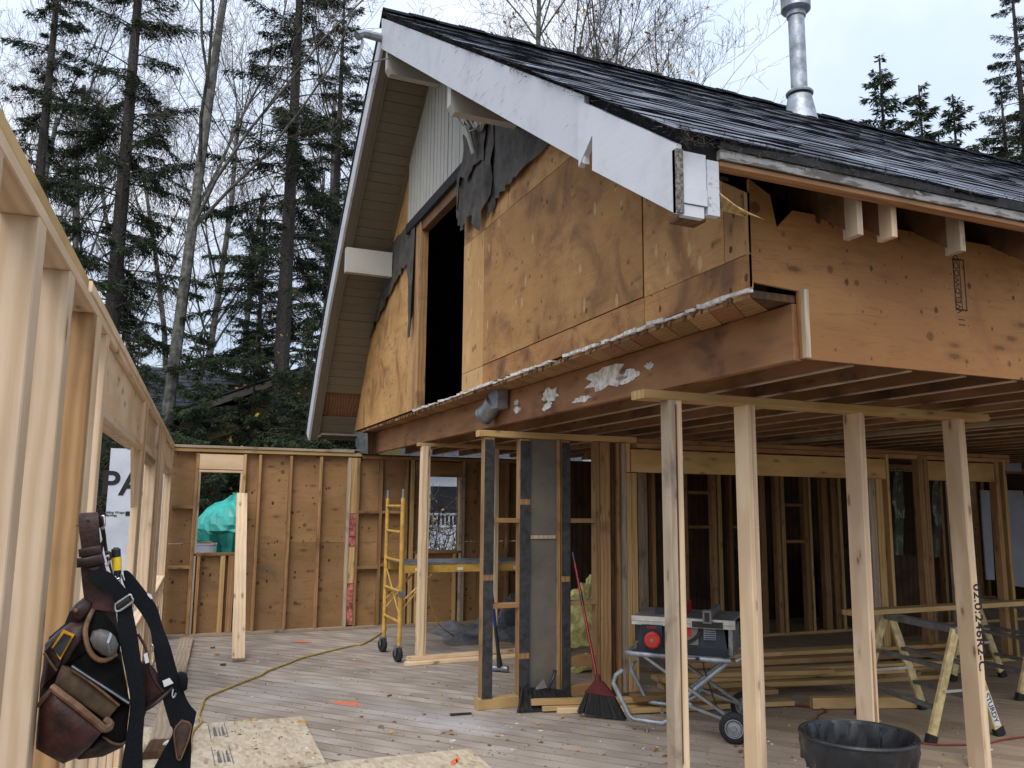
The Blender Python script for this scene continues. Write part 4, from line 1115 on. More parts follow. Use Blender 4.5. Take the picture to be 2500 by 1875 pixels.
def sawhorse(px0, label, mirror=1, dup=None):
    pass
SH0 = V((5.68, 4.68, 0)); SHL = .84
def make_horse(label):
    t = thing('sawhorse', label, 'sawhorse', SH0, 'metal sawhorses holding up a long board')
    ax = V((.16, .84, 0)).normalized(); sd = V((1, -.05, 0)).normalized()
    P = lambda a, b, z: SH0 + sd*a + ax*b + V((0, 0, z))
    for k, b in enumerate((0, SHL)):
        for s in (-1, 1):
            mb = MB(); mb.beam(P(s*.335, b, .03), P(s*.035, b, .80), .07, .024, ax.cross(V((0, 0, 1))) if False else sd); leg = mb.build('leg', CREAMY, t)
            if k == 0 and s == 1:
                d = (P(.335, 0, .03)-P(.035, 0, .80)).normalized()
                text_mesh('leg_lettering', 'STURDY', .062, INK, frame(d, sd, P(.265, -.0155, .21)), leg, .0004, True)
                c = P(.275, -.0135, .19); e = sd*.030
                MB().prism([c-d*.16-e, c+d*.12-e, c+d*.12+e, c-d*.16+e], (0, -.0012, 0)).build('leg_sticker', LABELW, leg)
            f = MB(); f.beam(P(s*.347, b, 0), P(s*.325, b, .06), .085, .04, sd); f.build('rubber_foot', RUBBER, leg)
    for s in (-1, 1):
        for z, w in ((.24, .30), (.52, .19)):
            a = .335-.30*(z-.03)/.77
            mb = MB(); mb.beam(P(s*a, .01, z), P(s*a, SHL-.01, z), .05, .028, sd); mb.build('rung', METALDULL, t)
    mb = MB(); mb.beam(P(0, -.02, .795), P(0, SHL+.02, .795), .085, .05, sd); mb.build('top_bar', METALDULL, t)
    for b in (0, SHL):
        mb = MB(); mb.beam(P(-.2, b-.02, .36), P(.2, b-.02, .36), .02, .006, V((0, 0, 1))); mb.build('spreader_bar', ALU, t)
    return t
def copy_tree(o, parent=None, loc=None):
    c = o.copy(); COL.objects.link(c)
    if parent is not None:
        c.parent = parent; c.matrix_parent_inverse = o.matrix_parent_inverse.copy()
    if loc is not None: c.location = loc
    for ch in [k for k in COL.objects if k.parent == o]: copy_tree(ch, c)
    return c
h1 = make_horse('aluminium sawhorse with lettered leg, standing between the two right-hand studs')
h2 = copy_tree(h1, None, SH0 + V((1.95, .72, 0)))
h2['label'] = 'aluminium sawhorse by the right edge, farther from the rubbish bin'
pk = stick('lumber_plank', None, (5.35, 5.45, .845), (9.3, 5.55, .845), .14, .042, GOLD, (0, 1, 0))
tag(pk, 'yellowish board laid flat across the two sawhorses', 'board')

def bin_():
    c = V((3.53, 3.57, 0)); t = thing('rubbish_bin', 'round black rubbish bin with a bag over its rim, by the front studs', 'bin', c)
    H = .485; mb = MB(); mb.smooth = True
    mb.lathe([(0, .01), (0.207, .01), (0.216, .02), (0.273, H-.02), (0.288, H-.01), (0.288, H+.01), (0.273, H+.012), (0.264, H-.02), (0.198, .03), (0, .03)], c, (0, 0, 1), 40); mb.build('bin_shell', RUBBER, t, fix=False)
    r2 = random.Random(6); n = 72; prof = [(0.277, H-.13), (0.290, H-.07), (0.299, H-.02), (0.295, H+.02), (0.277, H+.026), (0.259, H-.02), (0.248, H-.12), (0.230, H-.24), (0.153, H-.34), (0.036, H-.36)]
    ph = [r2.uniform(0, 6.28) for _ in range(6)]
    mb = MB(); mb.smooth = True
    for i, (r, h) in enumerate(prof):
        for k in range(n):
            a = 2*PI*k/n
            w = .004*math.sin(9*a+ph[0]+i*.5) + .006*math.sin(19*a+ph[1]-i*.8) + .005*math.sin(33*a+ph[2]+i)
            if 3 <= i <= 4: w *= .3
            if i >= 5: w *= 1.1
            if i < 1: w = w*1.2 + .004
            hh = h + (.012*math.sin(3*a+ph[3]) + .006*math.sin(13*a+ph[4]) if i == 0 else 0) + (.02*math.sin(7*a+i) if i > 5 else 0)
            mb.v.append((c.x+(r+w)*math.cos(a), c.y+(r+w)*math.sin(a), hh))
    for i in range(len(prof)-1):
        for k in range(n): mb.f.append((i*n+k, i*n+(k+1) % n, (i+1)*n+(k+1) % n, (i+1)*n+k)); mb.m.append(0)
    mb.build('bin_bag', BAG, t, fix=False)
    mb = MB(); mb.smooth = True; mb.tube([tuple(c+V((.295*math.cos(a), .295*math.sin(a), H+.02))) for a in [2*PI*k/36 for k in range(37)]], .012, 6, cap=False); mb.build('bin_rim', BLACKP, t)
    # a loose fold of film hanging inside, catching the light
    q = []
    for i in range(9):
        s = i/8; q.append((c+V((-.18+.34*s, .20-.34*s+.05*math.sin(s*9), H-.06-.16*math.sin(PI*s))), c+V((-.10+.34*s, .24-.28*s, H-.03-.13*math.sin(PI*s)))))
    MB().ribbon([a for a, b in q], [b for a, b in q], .002).build('bag_fold', BAG, t)
    mb = MB(); 
    for x0, x1, z0, z1 in ((-.07, .09, .19, .193), (-.07, .09, .28, .283), (-.07, -.067, .19, .283), (.087, .09, .19, .283)):
        mb.box(c.x-.02+x0, c.x-.02+x1, c.y-.272, c.y-.264, z0+.1, z1+.1)
    mb.build('moulded_label', BLACKP, t)
bin_()

def broom():
    b0 = V((3.45, 6.2, 0)); h = V((3.40, 6.22, .27)); top = V((3.46, 6.77, 1.26))
    t = thing('broom', 'broom with a red handle and black bristles leaning on the dark studs', 'broom', b0)
    mb = MB(); mb.smooth = True; mb.tube([h, h.lerp(top, .5), top], .012, 10); o = mb.build('handle', REDMET, t)
    m = MB(); m.smooth = True; m.tube([h.lerp(top, .60), h.lerp(top, .68)], .0135, 10); m.build('handle_joint', BLACKP, o)
    m = MB(); m.smooth = True; m.tube([h.lerp(top, .95), top + (top-h)*.03], .0145, 10); m.build('handle_grip', BLACKP, o)
    d = V((.78, -.62, 0)).normalized(); n_ = V((.62, .78, 0))
    mb = MB(); mb.smooth = True
    mb.tube([h+V((0, 0, .07)), h+V((0, 0, .0))], [.022, .03], 10)
    mb.prism([h-d*.03+n_*.022+V((0, 0, .02)), h+d*.04+n_*.022+V((0, 0, .02)), h+d*.14+n_*.026-V((0, 0, .09)), h-d*.11+n_*.026-V((0, 0, .07))], -n_*.05)
    mb.build('broom_head', REDDARK, t)
    mb = MB(); r2 = random.Random(3)
    for i in range(420):
        s = r2.uniform(-1, 1); w = r2.uniform(-1, 1)
        a = h + d*(.012+.115*s) + n_*(.022*w) - V((0, 0, .075)); b = V((h.x, h.y, 0)) + d*(.03+.20*s+r2.uniform(-.008, .008)) + n_*(.035*w) + V((0, 0, .005+.03*(1-s)*.6*r2.uniform(.6, 1)))
        e = d*.0035
        mb.add([a-e, a+e, b+e, b-e], [(0, 1, 2, 3)])
        if i % 2: mb.add([a-n_*.003, a+n_*.003, b+n_*.003, b-n_*.003], [(0, 1, 2, 3)])
    tag(mb.build('bristles', BLACKP, t, fix=False), kind='stuff')
broom()
def dustpan():
    a = at(1260, 1742, 'z', .01); t = thing('dustpan', 'black dustpan tipped up at the foot of the dark studs', 'dustpan', a)
    b = at(1382, 1702, 'y', 6.66)
    # a wide scoop standing on its front lip, mouth towards the viewer
    L = V((2.84, 6.60, .005)); Rr = V((3.34, 6.52, .005)); up1 = V((2.93, 6.70, .17)); up2 = V((3.33, 6.70, .125))
    mb = MB(); mb.smooth = False
    n = 10; lo, hi = [], []
    for i in range(n+1):
        s = i/n
        lo.append(L.lerp(Rr, s)); hi.append(up1.lerp(up2, s) + V((0, .02*math.sin(PI*s), .012*math.sin(PI*s))))
    mb.ribbon(lo, hi, .006); mb.prism([L, L+V((.0, -.04, .012)), up1+V((-.02, -.06, .03)), up1], (.006, 0, 0)); mb.prism([Rr, Rr+V((0, -.03, .01)), up2+V((.02, -.05, .02)), up2], (.006, 0, 0))
    mb.build('scoop', BLACKP, t)
    tr = MB(); tr.prism([up1.lerp(up2, .42)+V((-.05, .0, .0)), up1.lerp(up2, .42)+V((.07, 0, .01)), up1.lerp(up2, .48)+V((.02, .02, .08))], (0, .012, 0)); tr.build('scoop_lug', GREYCAST, t)
    hd = MB(); hd.smooth = True; m = up1.lerp(up2, .6)
    hd.tube([m, m+V((.05, .03, .05)), m+V((.09, .05, .11)), m+V((.10, .05, .15))], [.016, .014, .016, .018], 8); hd.build('handle', BLACKP, t)
dustpan()
def hammer():
    b = V((3.36, 8.25, 0)); t = thing('sledgehammer', 'sledgehammer with a blue and black handle standing on its head', 'sledgehammer', b)
    hd = MB(); hd.smooth = True; hd.lathe([(.0, -.09), (.030, -.09), (.034, -.082), (.034, -.03), (.026, -.02), (.026, .02), (.034, .03), (.034, .082), (.03, .09), (0, .09)], b+V((0, 0, .036)), (.75, -.66, 0), 12); hd.build('head', METALDULL, t, fix=False)
    top = V((3.26, 8.28, .86)); s = b+V((0, 0, .05))
    m = MB(); m.smooth = True; m.tube([s, s.lerp(top, .18), s.lerp(top, .5)], [.034, .02, .018], 10); m.build('handle', BLACKP, t)
    m = MB(); m.smooth = True; m.tube([s.lerp(top, .49), s.lerp(top, .9), top], [.019, .019, .023], 10); m.build('grip', BLUEP, t)
hammer()

# lumber pile: each board is a thing
def board(a, b, w, h, mat, label, side=None, cat='board', grp='boards of the low lumber pile'):
    d = (V(b)-V(a)); s = side or V((-d.y, d.x, 0))
    o = stick('lumber_board', None, a, b, w, h, mat, s)
    return tag(o, label, cat, grp)
board((2.98, 6.62, .075), (4.75, 6.05, .10), .089, .04, GOLD, 'board resting highest at the dustpan end of the pile')
board((3.06, 6.58, .032), (4.70, 6.15, .055), .10, .04, GOLD, 'board directly under the one that rests on the dustpan')
board((3.16, 6.49, .02), (4.3, 6.2, .02), .06, .04, PALE, 'short pale board end lying on the floor behind the broom')
board((3.72, 6.28, .03), (5.2, 6.02, .03), .14, .04, GOLD, 'floor-level board under the bent tube of the saw stand', grp='boards of the low lumber pile')
board((3.78, 6.30, .115), (5.1, 6.12, .115), .16, .04, WARM, 'brown wide board with a dark face behind the saw stand')
names = ['long yellow board at the back of the pile, lowest layer', 'long yellow board in the second layer behind the saw wheels', 'long yellow board in the third layer behind the saw wheels', 'top long board of the main stack, dusty brown face up', 'second top board of the main stack, set back', 'long board ending short beside the third front stud', 'thin board shifted forward out of the main stack', 'front short thick board on the floor by the third stud']
ZL = [(4.5, 7.0, 8.2, 6.55, .02, .14, .04), (4.6, 6.9, 8.1, 6.5, .065, .14, .04), (4.4, 6.95, 8.0, 6.5, .11, .14, .04), (4.8, 7.0, 8.2, 6.6, .20, .20, .05), (4.9, 7.1, 8.4, 6.75, .25, .20, .04), (4.3, 6.62, 6.9, 6.25, .155, .14, .04), (5.0, 6.75, 7.9, 6.35, .155, .12, .04), (5.28, 5.86, 6.15, 5.56, .05, .09, .09)]
for (x0, y0, x1, y1, z, w, h), nm in zip(ZL, names):
    board((x0, y0, z), (x1, y1, z), w, h, GOLD if 'dusty' not in nm else WARM, nm)
for i, (x0, y0, x1, y1, z, m, nm) in enumerate(((4.7, 6.78, 7.6, 6.4, .02, GOLD, 'yellow board on the floor along the front face of the main stack'), (4.75, 6.80, 7.2, 6.45, .062, WARM, 'brown board edge in the lower middle of the main stack'), (4.55, 6.82, 8.0, 6.42, .108, GOLD, 'bright yellow board edge halfway up the main stack'), (5.1, 7.15, 8.6, 6.85, .155, GOLD, 'hidden-ended board at the rear of the main stack'), (4.42, 6.55, 6.1, 6.2, .112, GOLD, 'yellow board end under the upper arm of the saw stand'), (4.45, 6.60, 5.9, 6.25, .2, GOLD, 'loose yellow board slanting over the pile behind the saw'))):
    board((x0, y0, z), (x1, y1, z), .12, .04, m, nm)
# leaning board and old planks at the left
o = stick('leaning_board', None, (.90, 9.74, .03), (1.005, 11.62, 1.83), .135, .036, PALE, (1, 0, 0)); tag(o, 'long pale new board leaning against the back wall beside the small window', 'board')
o = stick('old_plank', None, (.11, 6.6, .022), (.43, 11.45, .022), .15, .04, OLDGREY, (1, 0, 0)); tag(o, 'old grey plank lying on the floor along the foot of the new wall', 'plank')
o = stick('wood_block', None, (.07, 6.25, .035), (.115, 6.55, .035), .13, .07, DARKWOOD, (1, 0, 0)); tag(o, 'dark brown block at the near end of the old plank', 'wood block')
o = stick('plaster_scrap', None, (.15, 6.37, .078), (.18, 6.45, .078), .05, .012, PLASTER, (1, 0, 0)); tag(o, 'white plaster scrap on the dark brown block', 'scrap')

def sheet(name, pts, z, th, label, mat=OSB):
    o = MB().prism([(x, y, z) for x, y in pts], (0, 0, th)).build(name, mat)
    return tag(o, label, 'strand board')
s1 = sheet('strand_board', [(-.02, 7.13), (1.16, 7.04), (1.12, 5.78), (-.06, 5.80)], .003, .018, 'larger strand board sheet with printed marks, on the floor near the tool belt')
mk = MB()
def mark(x0, y0, x1, y1):
    mk.box(x0, x0+.006, y0, y1, .0213, .0221); mk.box(x1-.006, x1, y0, y1, .0213, .0221)
    for a, b in ((.2, .42), (.5, .62), (.68, .86)):
        mk.prism([(x0+(x1-x0)*a, y0+.06, .0213), (x0+(x1-x0)*b, y0+.06, .0213), (x0+(x1-x0)*(b-.04), y1-.1, .0213), (x0+(x1-x0)*(a+.05), y1-.14, .0213)], (0, 0, .0008))
mark(.45, 6.62, .575, 7.07); mark(.44, 5.95, .56, 6.40)
mk.build('printed_mark', METALDULL, s1)
s2 = sheet('strand_board', [(.62, 5.62), (1.22, 5.79), (2.12, 5.75), (2.08, 4.6), (.5, 4.7)], .002, .012, 'strand board sheet with an orange paint dab at the bottom edge')
r2 = random.Random(4); c = at(1112, 1858, 'z', .015)
MB().prism([(c.x+.03*math.cos(a)*r2.uniform(.7, 1.2)+.05*math.sin(a)*.9, c.y+.085*math.sin(a)*r2.uniform(.8, 1.15), .0145) for a in [2*PI*i/16 for i in range(16)]], (0, 0, .0006)).build('paint_dab', ORANGEP, s2)
mb = MB(); mb.prism([(c.x-.005, c.y-.04, .0156), (c.x+.008, c.y-.03, .0156), (c.x+.022, c.y+.04, .0156), (c.x+.006, c.y+.02, .0156)], (0, 0, .0006)); mb.build('dab_crack', INK, s2)
MB().prism([(1.60, 10.90, .001), (1.72, 10.83, .001), (1.86, 10.79, .001), (1.74, 10.80, .001)], (0, 0, .0015)).build('floor_crack', BLACKEDGE, fl)

def cord(name, pts, r, mat, label, cat='cord'):
    P = [V(p) for p in pts]; out = []
    for i in range(len(P)-1):
        p0, p1, p2, p3 = P[max(i-1, 0)], P[i], P[i+1], P[min(i+2, len(P)-1)]
        for k in range(6):
            t = k/6
            out.append(.5*((2*p1)+(p2-p0)*t+(2*p0-5*p1+4*p2-p3)*t*t+(-p0+3*p1-3*p2+p3)*t*t*t))
    out.append(P[-1])
    mb = MB(); mb.smooth = True; mb.tube(out, r, 8)
    return tag(mb.build(name, mat), label, cat)
rr = random.Random(9)
cord('extension_cord', [(.30, 6.3, .035), (.33, 6.79, .032), (.41, 7.13, .025), (.40, 7.36, .012), (.44, 7.71, .012), (.49, 8.04, .012), (.67, 8.34, .012), (.86, 8.62, .013), (1.04, 8.87, .012), (1.10, 9.0, .016), (1.15, 9.1, .012), (1.38, 9.42, .012), (1.56, 9.68, .012), (1.9, 10.0, .012), (2.27, 10.32, .012), (2.41, 10.39, .012), (2.75, 11.0, .012), (3.0, 11.55, .012)], .011, CORDY, 'yellow extension cord running across the open plank floor')
cord('hanging_cord', [at(1045, 1408, 'y', 9.2), at(1047, 1450, 'y', 9.22), at(1060, 1500, 'y', 9.3), at(1080, 1533, 'y', 9.5), at(1110, 1552, 'z', .01), at(1150, 1562, 'z', .008), at(1250, 1572, 'z', .008)], .007, CORDY, 'yellow cord hanging from the scaffold platform to the floor', 'cord')
cord('red_cord', [at(*p, 'z', .008) for p in ((1935, 1722), (1990, 1727), (2018, 1735), (2000, 1745), (1998, 1758), (2030, 1768), (2110, 1795), (2200, 1806), (2290, 1818), (2400, 1816), (2450, 1806), (2520, 1796))], .007, CORDR, 'thin red cord snaking over the floor under the sawhorse')
# insulation, sheets
def lump(name, pts, z0, amp, mat, label, cat, n=14, seed=1, h=.2):
    r2 = random.Random(seed); mb = MB(); mb.smooth = True
    x0 = min(p[0] for p in pts); x1 = max(p[0] for p in pts); y0 = min(p[1] for p in pts); y1 = max(p[1] for p in pts)
    ph = [r2.uniform(0, 6) for _ in range(6)]
    for j in range(n+1):
        for i in range(n+1):
            u, v = i/n, j/n
            e = min(1, 5*min(u, 1-u, v, 1-v))
            z = z0 + e*(h*(.55+.45*math.sin(u*4+ph[0])*math.sin(v*5+ph[1])) + amp*math.sin(u*17+v*9+ph[2]) + amp*.7*math.sin(v*23-u*11+ph[3]) + r2.uniform(-amp, amp)*.4)
            mb.v.append((x0+(x1-x0)*(u+.05*math.sin(v*7+ph[4])), y0+(y1-y0)*(v+.05*math.sin(u*6+ph[5])), max(z, z0)))
    for j in range(n):
        for i in range(n):
            a = j*(n+1)+i; mb.f.append((a, a+1, a+n+2, a+n+1)); mb.m.append(0)
    return tag(mb.build(name, mat, None, fix=False), label, cat)
def batt(label, outline, th, ang, seed):
    r2 = random.Random(seed); mb = MB(); mb.smooth = True
    out = []
    for i in range(len(outline)):
        a, b = V(outline[i]), V(outline[(i+1) % len(outline)])
        for k in range(5): out.append(a.lerp(b, k/5) + V((r2.uniform(-.03, .03), r2.uniform(-.02, .02), r2.uniform(-.03, .03))))
    mb.pillow(out, (-.3, -1, .2), .06, th)
    return tag(mb.build('insulation_batt', YINS), label, 'insulation')
batt('torn yellow insulation batt standing behind the dark studs', [(4.02, 8.0, .24), (4.0, 8.0, .75), (4.12, 8.0, .86), (4.22, 8.0, .90), (4.32, 8.0, .98), (4.42, 8.0, .70), (4.45, 8.0, .24)], .1, 0, 1)
batt('low yellow insulation piece on the floor behind the dark studs', [(4.05, 7.92, .0), (4.03, 7.92, .15), (4.2, 7.92, .2), (4.4, 7.92, .17), (4.45, 7.92, .0)], .1, 0, 2)
lump('poly_sheet', [(3.45, 9.9), (4.9, 11.3)], .003, .035, POLY, 'crumpled grey plastic sheet spread on the floor beyond the scaffold', 'plastic sheet', 18, 3, .12)
lump('plastic_heap', [(4.25, 10.5), (5.6, 11.45)], .003, .06, POLY, 'heap of dark grey plastic against the back wall', 'plastic sheet', 14, 5, .62)
o = MB().prism([at(x_, y_, 'y', 8.6) for x_, y_ in ((2182, 1352), (2232, 1356), (2246, 1370), (2252, 1560), (2185, 1560))], (0, .02, 0)).build('dark_board', PLYDARK); tag(o, 'dark brown board leaning upright behind the sawhorse', 'board')
def drape(label, px0, px1, py0, py1, y, mat, seed):
    r2 = random.Random(seed); mb = MB(); mb.smooth = True; n, m_ = 10, 16
    for j in range(m_+1):
        for i in range(n+1):
            p = at(px0+(px1-px0)*i/n + 1.5*math.sin(j*.9), py0+(py1-py0)*j/m_, 'y', y); p.y += .03*math.sin(i*2.1+j*.4)+r2.uniform(-.01, .01); mb.v.append(tuple(p))
    for j in range(m_):
        for i in range(n):
            a = j*(n+1)+i; mb.f.append((a, a+1, a+n+2, a+n+1)); mb.m.append(0)
    return tag(mb.build('plastic_drape', mat, None, fix=False), label, 'plastic sheet')
m, nt, b = new_mat('clear_poly'); b.inputs['Base Color'].default_value = (.20, .24, .20, 1); b.inputs['Roughness'].default_value = .18; b.inputs['Coat Weight'].default_value = .5; PC = m
drape('shiny green-grey plastic hanging in the narrow gap right of the long header', 2184, 2203, 1150, 1355, 8.2, PC, 3)
drape('crinkled clear plastic hanging right of the dark upright board', 2280, 2294, 1165, 1360, 8.0, PC, 4)
o = MB().prism([at(x_, y_, 'y', 9.0) for x_, y_ in ((2394, 1196), (2416, 1198), (2429, 1416), (2409, 1415))], (0, .02, 0)).build('tall_panel', BLUEGREY); tag(o, 'narrow pale blue-grey panel standing upright in the dark right corner', 'panel')
o = MB().prism([at(x_, y_, 'y', 9.0) for x_, y_ in ((2460, 1197), (2497, 1198), (2540, 1440), (2475, 1430))], (0, .02, 0)).build('wide_window_sheet', BLUEGREY); tag(o, 'wide pale blue-grey sheet in place of a daylit window at the right edge', 'panel')  # pale sheet added where a bright window would show
o = MB().prism([at(x_, y_, 'y', 9.02) for x_, y_ in ((2455, 1126), (2493, 1128), (2494, 1151), (2456, 1150))], (0, .02, 0)).build('small_window_sheet', BLUEGREY); tag(o, 'small pale blue-grey sheet in place of a daylit window, high in the dark right corner', 'panel')  # bright window opening stood in for by a small pale sheet
# bits on the floor
def scraps():
    r2 = random.Random(17)
    def leaf(p, r, mat, label, cat, name, grp):
        a0 = r2.uniform(0, 6.28); n = 7; pts = []
        for i in range(n):
            a = 2*PI*i/n; f = r*(1 if i else 1.5)*r2.uniform(.7, 1.1); pts.append((p.x+f*math.cos(a+a0), p.y+f*.7*math.sin(a+a0), p.z+.003+r2.uniform(0, .35)*r))
        o = MB().prism(pts, (0, 0, .0015)).build(name, mat); tag(o, label, cat, grp)
    chips = [(1858, 1030, 1), (860+0, 1786, 1)]
    for px, py in ((1080, 1790), (1102, 1793), (1022, 1800), (1215, 1798), (1195, 1821), (1410, 1834), (1475, 1843), (1068, 1810), (1240, 1807), (1320, 1813), (1375, 1752), (1313, 1768)):
        leaf(at(px, py, 'z', 0), r2.uniform(.014, .026), YLEAF if r2.random() < .45 else DRYLEAF, 'small dry leaf lying on the weathered planks', 'leaf', 'fallen_leaf', 'fallen leaves on the floor')
    for px, py, m, nm in ((930, 1778, METALDULL, 'dark grey crumpled scrap on top of the rubble bits'), (876, 1785, WARM, 'brown wood chip left of the rubble bits'), (952, 1790, GOLD, 'tan wood chip right of the rubble bits'), (545, 1625, DARKWOOD, 'dark brown chip on the floor left of the leaning board'), (530, 1600, WARM, 'chip beyond the dark chip near the leaning board'), (520, 1583, DARKWOOD, 'thin splinter farthest of those by the leaning board'), (458, 1622, DARKWOOD, 'dark splinter beside the old plank'), (1624, 1848, DARKWOOD, 'dark scrap left of the second front stud'), (1808, 1838, DARKWOOD, 'dark lump just right of the second front stud'), (1600, 1835, WARM, 'flat brown chip near the saw wheel side'), (738, 1765, GOLD, 'wood offcut on the far corner of the strand board'), (615, 1760, GOLD, 'wood offcut on the far edge of the strand board'), (950, 1700, DARKWOOD, 'sliver in the middle of the open floor'), (1105, 1810, PLASTER, 'white plaster crumb near the second strand board')):
        p = at(px, py, 'z', .02 if px in (738, 615) else 0); L = r2.uniform(.035, .09); a = r2.uniform(-.9, .6); d = V((math.cos(a), math.sin(a), r2.uniform(0, .12)))*L; w = V((-d.y, d.x, 0)).normalized()*L*r2.uniform(.12, .3)
        o = MB().prism([p-d*.5-w*.4, p+d*.5-w, p+d*.35+w, p-d*.4+w*.8], (0, 0, r2.uniform(.008, .022))).build('wood_chip', m); tag(o, nm, 'wood chip')
    mb = MB()
    for i in range(1500):
        px, py = r2.uniform(430, 2450), r2.uniform(1585, 1900); p = at(px, py, 'z', .001)
        if not (.45 < p.x < 8 and p.y < 11): continue
        if p.x < 1.2 and p.y < 7.2: p.z = .022
        L = r2.uniform(.004, .016)*(2 if r2.random() < .1 else 1); a = r2.uniform(0, 6.28); d = V((math.cos(a), math.sin(a), 0))*L; w = V((-d.y, d.x, 0))*r2.uniform(.2, .7)
        h = r2.uniform(.002, .008); mb.add([p-d, p+w, p+d, p-w, p+V((0, 0, h))], [(0, 1, 4), (1, 2, 4), (2, 3, 4), (3, 0, 4)], r2.choice((0, 0, 1, 2, 3)))
    tag(mb.build('floor_debris', [DARKWOOD, DRYLEAF, YLEAF, PLASTER], None, fix=False), kind='stuff')
scraps()
# ================================================================ THE TOOL BELT ON THE NEW WALL
TBY = 2.85
def A3(x, y, o=0): return at(100+x*.1989, 1230+y*.1989, 'y', TBY-o)      # upper half, measured on an enlargement
def A4(x, y, o=0): return at(80+x*.2140, 1520+y*.2140, 'y', TBY-o)       # lower half
TOW = V((.12, -1, .05)).normalized()
tb = thing('tool_belt', 'dark oxblood leather tool belt with black braces hanging from a nail on the new wall', 'tool belt', A3(600, 300))
def pil(name, pts, bulge, thick, mat, par=tb, rings=(1, .93, .75, .4)):
    mb = MB(); mb.smooth = True; mb.pillow(pts, TOW, bulge, thick, 0, rings); return mb.build(name, mat, par)
def rib(name, L, Rr, th, mat, par=tb):
    # resample for a smooth strap
    def sm(P):
        P = [V(p) for p in P]; out = []
        for i in range(len(P)-1):
            p0, p1, p2, p3 = P[max(i-1, 0)], P[i], P[i+1], P[min(i+2, len(P)-1)]
            for k in range(5):
                t = k/5; out.append(.5*((2*p1)+(p2-p0)*t+(2*p0-5*p1+4*p2-p3)*t*t+(-p0+3*p1-3*p2+p3)*t*t*t))
        return out+[P[-1]]
    mb = MB(); mb.smooth = True; mb.ribbon(sm(L), sm(Rr), th); return mb.build(name, mat, par)
def pipe(name, pts, r, mat, par=tb):
    P = [V(p) for p in pts]; out = []
    for i in range(len(P)-1):
        p0, p1, p2, p3 = P[max(i-1, 0)], P[i], P[i+1], P[min(i+2, len(P)-1)]
        for k in range(5):
            t = k/5; out.append(.5*((2*p1)+(p2-p0)*t+(2*p0-5*p1+4*p2-p3)*t*t+(-p0+3*p1-3*p2+p3)*t*t*t))
    out.append(P[-1]); mb = MB(); mb.smooth = True; mb.tube(out, r, 8); return mb.build(name, mat, par)
# belt: loop over the nail, keepers, and the long hanging piece
rib('belt_back', [A3(690, 130, -.035), A3(745, 330, -.03), A3(790, 560, -.03), A3(850, 760, -.025), A3(900, 1000, -.02)], [A3(745, 150, -.03), A3(792, 340, -.025), A3(820, 560, -.025), A3(885, 850, -.02), A3(930, 1000, -.02)], .006, LEATHERD)
rib('belt_loop', [A3(500, 140, -.03), A3(466, 175, 0), A3(470, 330, .01), A3(500, 560, .01), A3(495, 800, .0), A3(525, 1100, -.005), A3(560, 1290, 0)], [A3(690, 128, -.03), A3(705, 150, .0), A3(718, 330, .012), A3(742, 560, .012), A3(800, 800, .004), A3(880, 1100, 0), A3(930, 1330, 0)], .007, LEATHER)
pil('belt_keeper', [A3(463, 560, .016), A3(560, 535, .018), A3(742, 505, .018), A3(752, 610, .018), A3(560, 650, .018), A3(470, 655, .016)], .006, .03, LEATHER, rings=(1, .97, .9, .5))
pil('belt_keeper', [A3(443, 672, .018), A3(560, 655, .022), A3(762, 612, .022), A3(790, 725, .022), A3(560, 778, .022), A3(440, 785, .018)], .007, .034, LEATHERD, rings=(1, .97, .9, .5))
pil('strap_tab', [A3(570, 785, .014), A3(730, 760, .014), A3(720, 830, .014), A3(655, 872, .014), A3(600, 830, .014)], .004, .008, LEATHER, rings=(1, .95, .8, .4))
mb = MB(); mb.smooth = True; mb.lathe([(0, .004), (.0035, .003), (.005, 0)], A3(655, 840, .02), TOW, 10); mb.build('rivet', PIPING, tb)
for x, y in ((578, 205), (580, 315)):
    mb = MB(); mb.lathe([(0, .001), (.0035, .001), (.004, -.002)], A3(x, y, .016), TOW, 10); mb.build('belt_hole', BLACKP, tb)
pipe('metal_ring', [A3(745, 150, .005), A3(772, 155, .008), A3(780, 210, .01), A3(776, 275, .01), A3(745, 310, .005)], .0035, STEEL)
pipe('metal_ring', [A3(800, 650, .018), A3(830, 640, .02), A3(838, 690, .02), A3(825, 745, .02), A3(800, 760, .018)], .003, STEEL)
pipe('leather_lace', [A3(795, 600, .02), A3(845, 600, .022), A3(858, 650, .022), A3(838, 690, .02)], .004, LEATHER)
# braces
rib('brace_strap', [A3(560, 860, .02), A3(640, 980, .028), A3(760, 1040, .03), A3(880, 1160, .034), A3(930, 1320, .036), A4(975, 120, .045), A4(1030, 430, .055), A4(1085, 700, .06), A4(1110, 950, .06), A4(1060, 1350, .06), A4(1005, 1680, .06)], [A3(720, 790, .022), A3(860, 850, .03), A3(960, 950, .034), A3(1090, 1120, .036), A3(1130, 1330, .036), A4(1190, 120, .045), A4(1235, 430, .055), A4(1268, 700, .06), A4(1282, 950, .06), A4(1256, 1350, .06), A4(1255, 1680, .06)], .004, WEB)
rib('brace_strap', [A3(1000, 900, .0), A3(1030, 1010, .005), A3(1110, 1180, .01), A3(1240, 1360, .015), A3(1335, 1540, .02), A4(1365, 250, .03), A4(1420, 560, .03), A4(1490, 900, .03), A4(1570, 1180, .03)], [A3(1010, 822, .0), A3(1095, 840, .005), A3(1290, 1080, .01), A3(1420, 1260, .015), A3(1500, 1520, .02), A4(1575, 290, .03), A4(1650, 560, .03), A4(1760, 880, .03), A4(1868, 1020, .03)], .004, WEB)
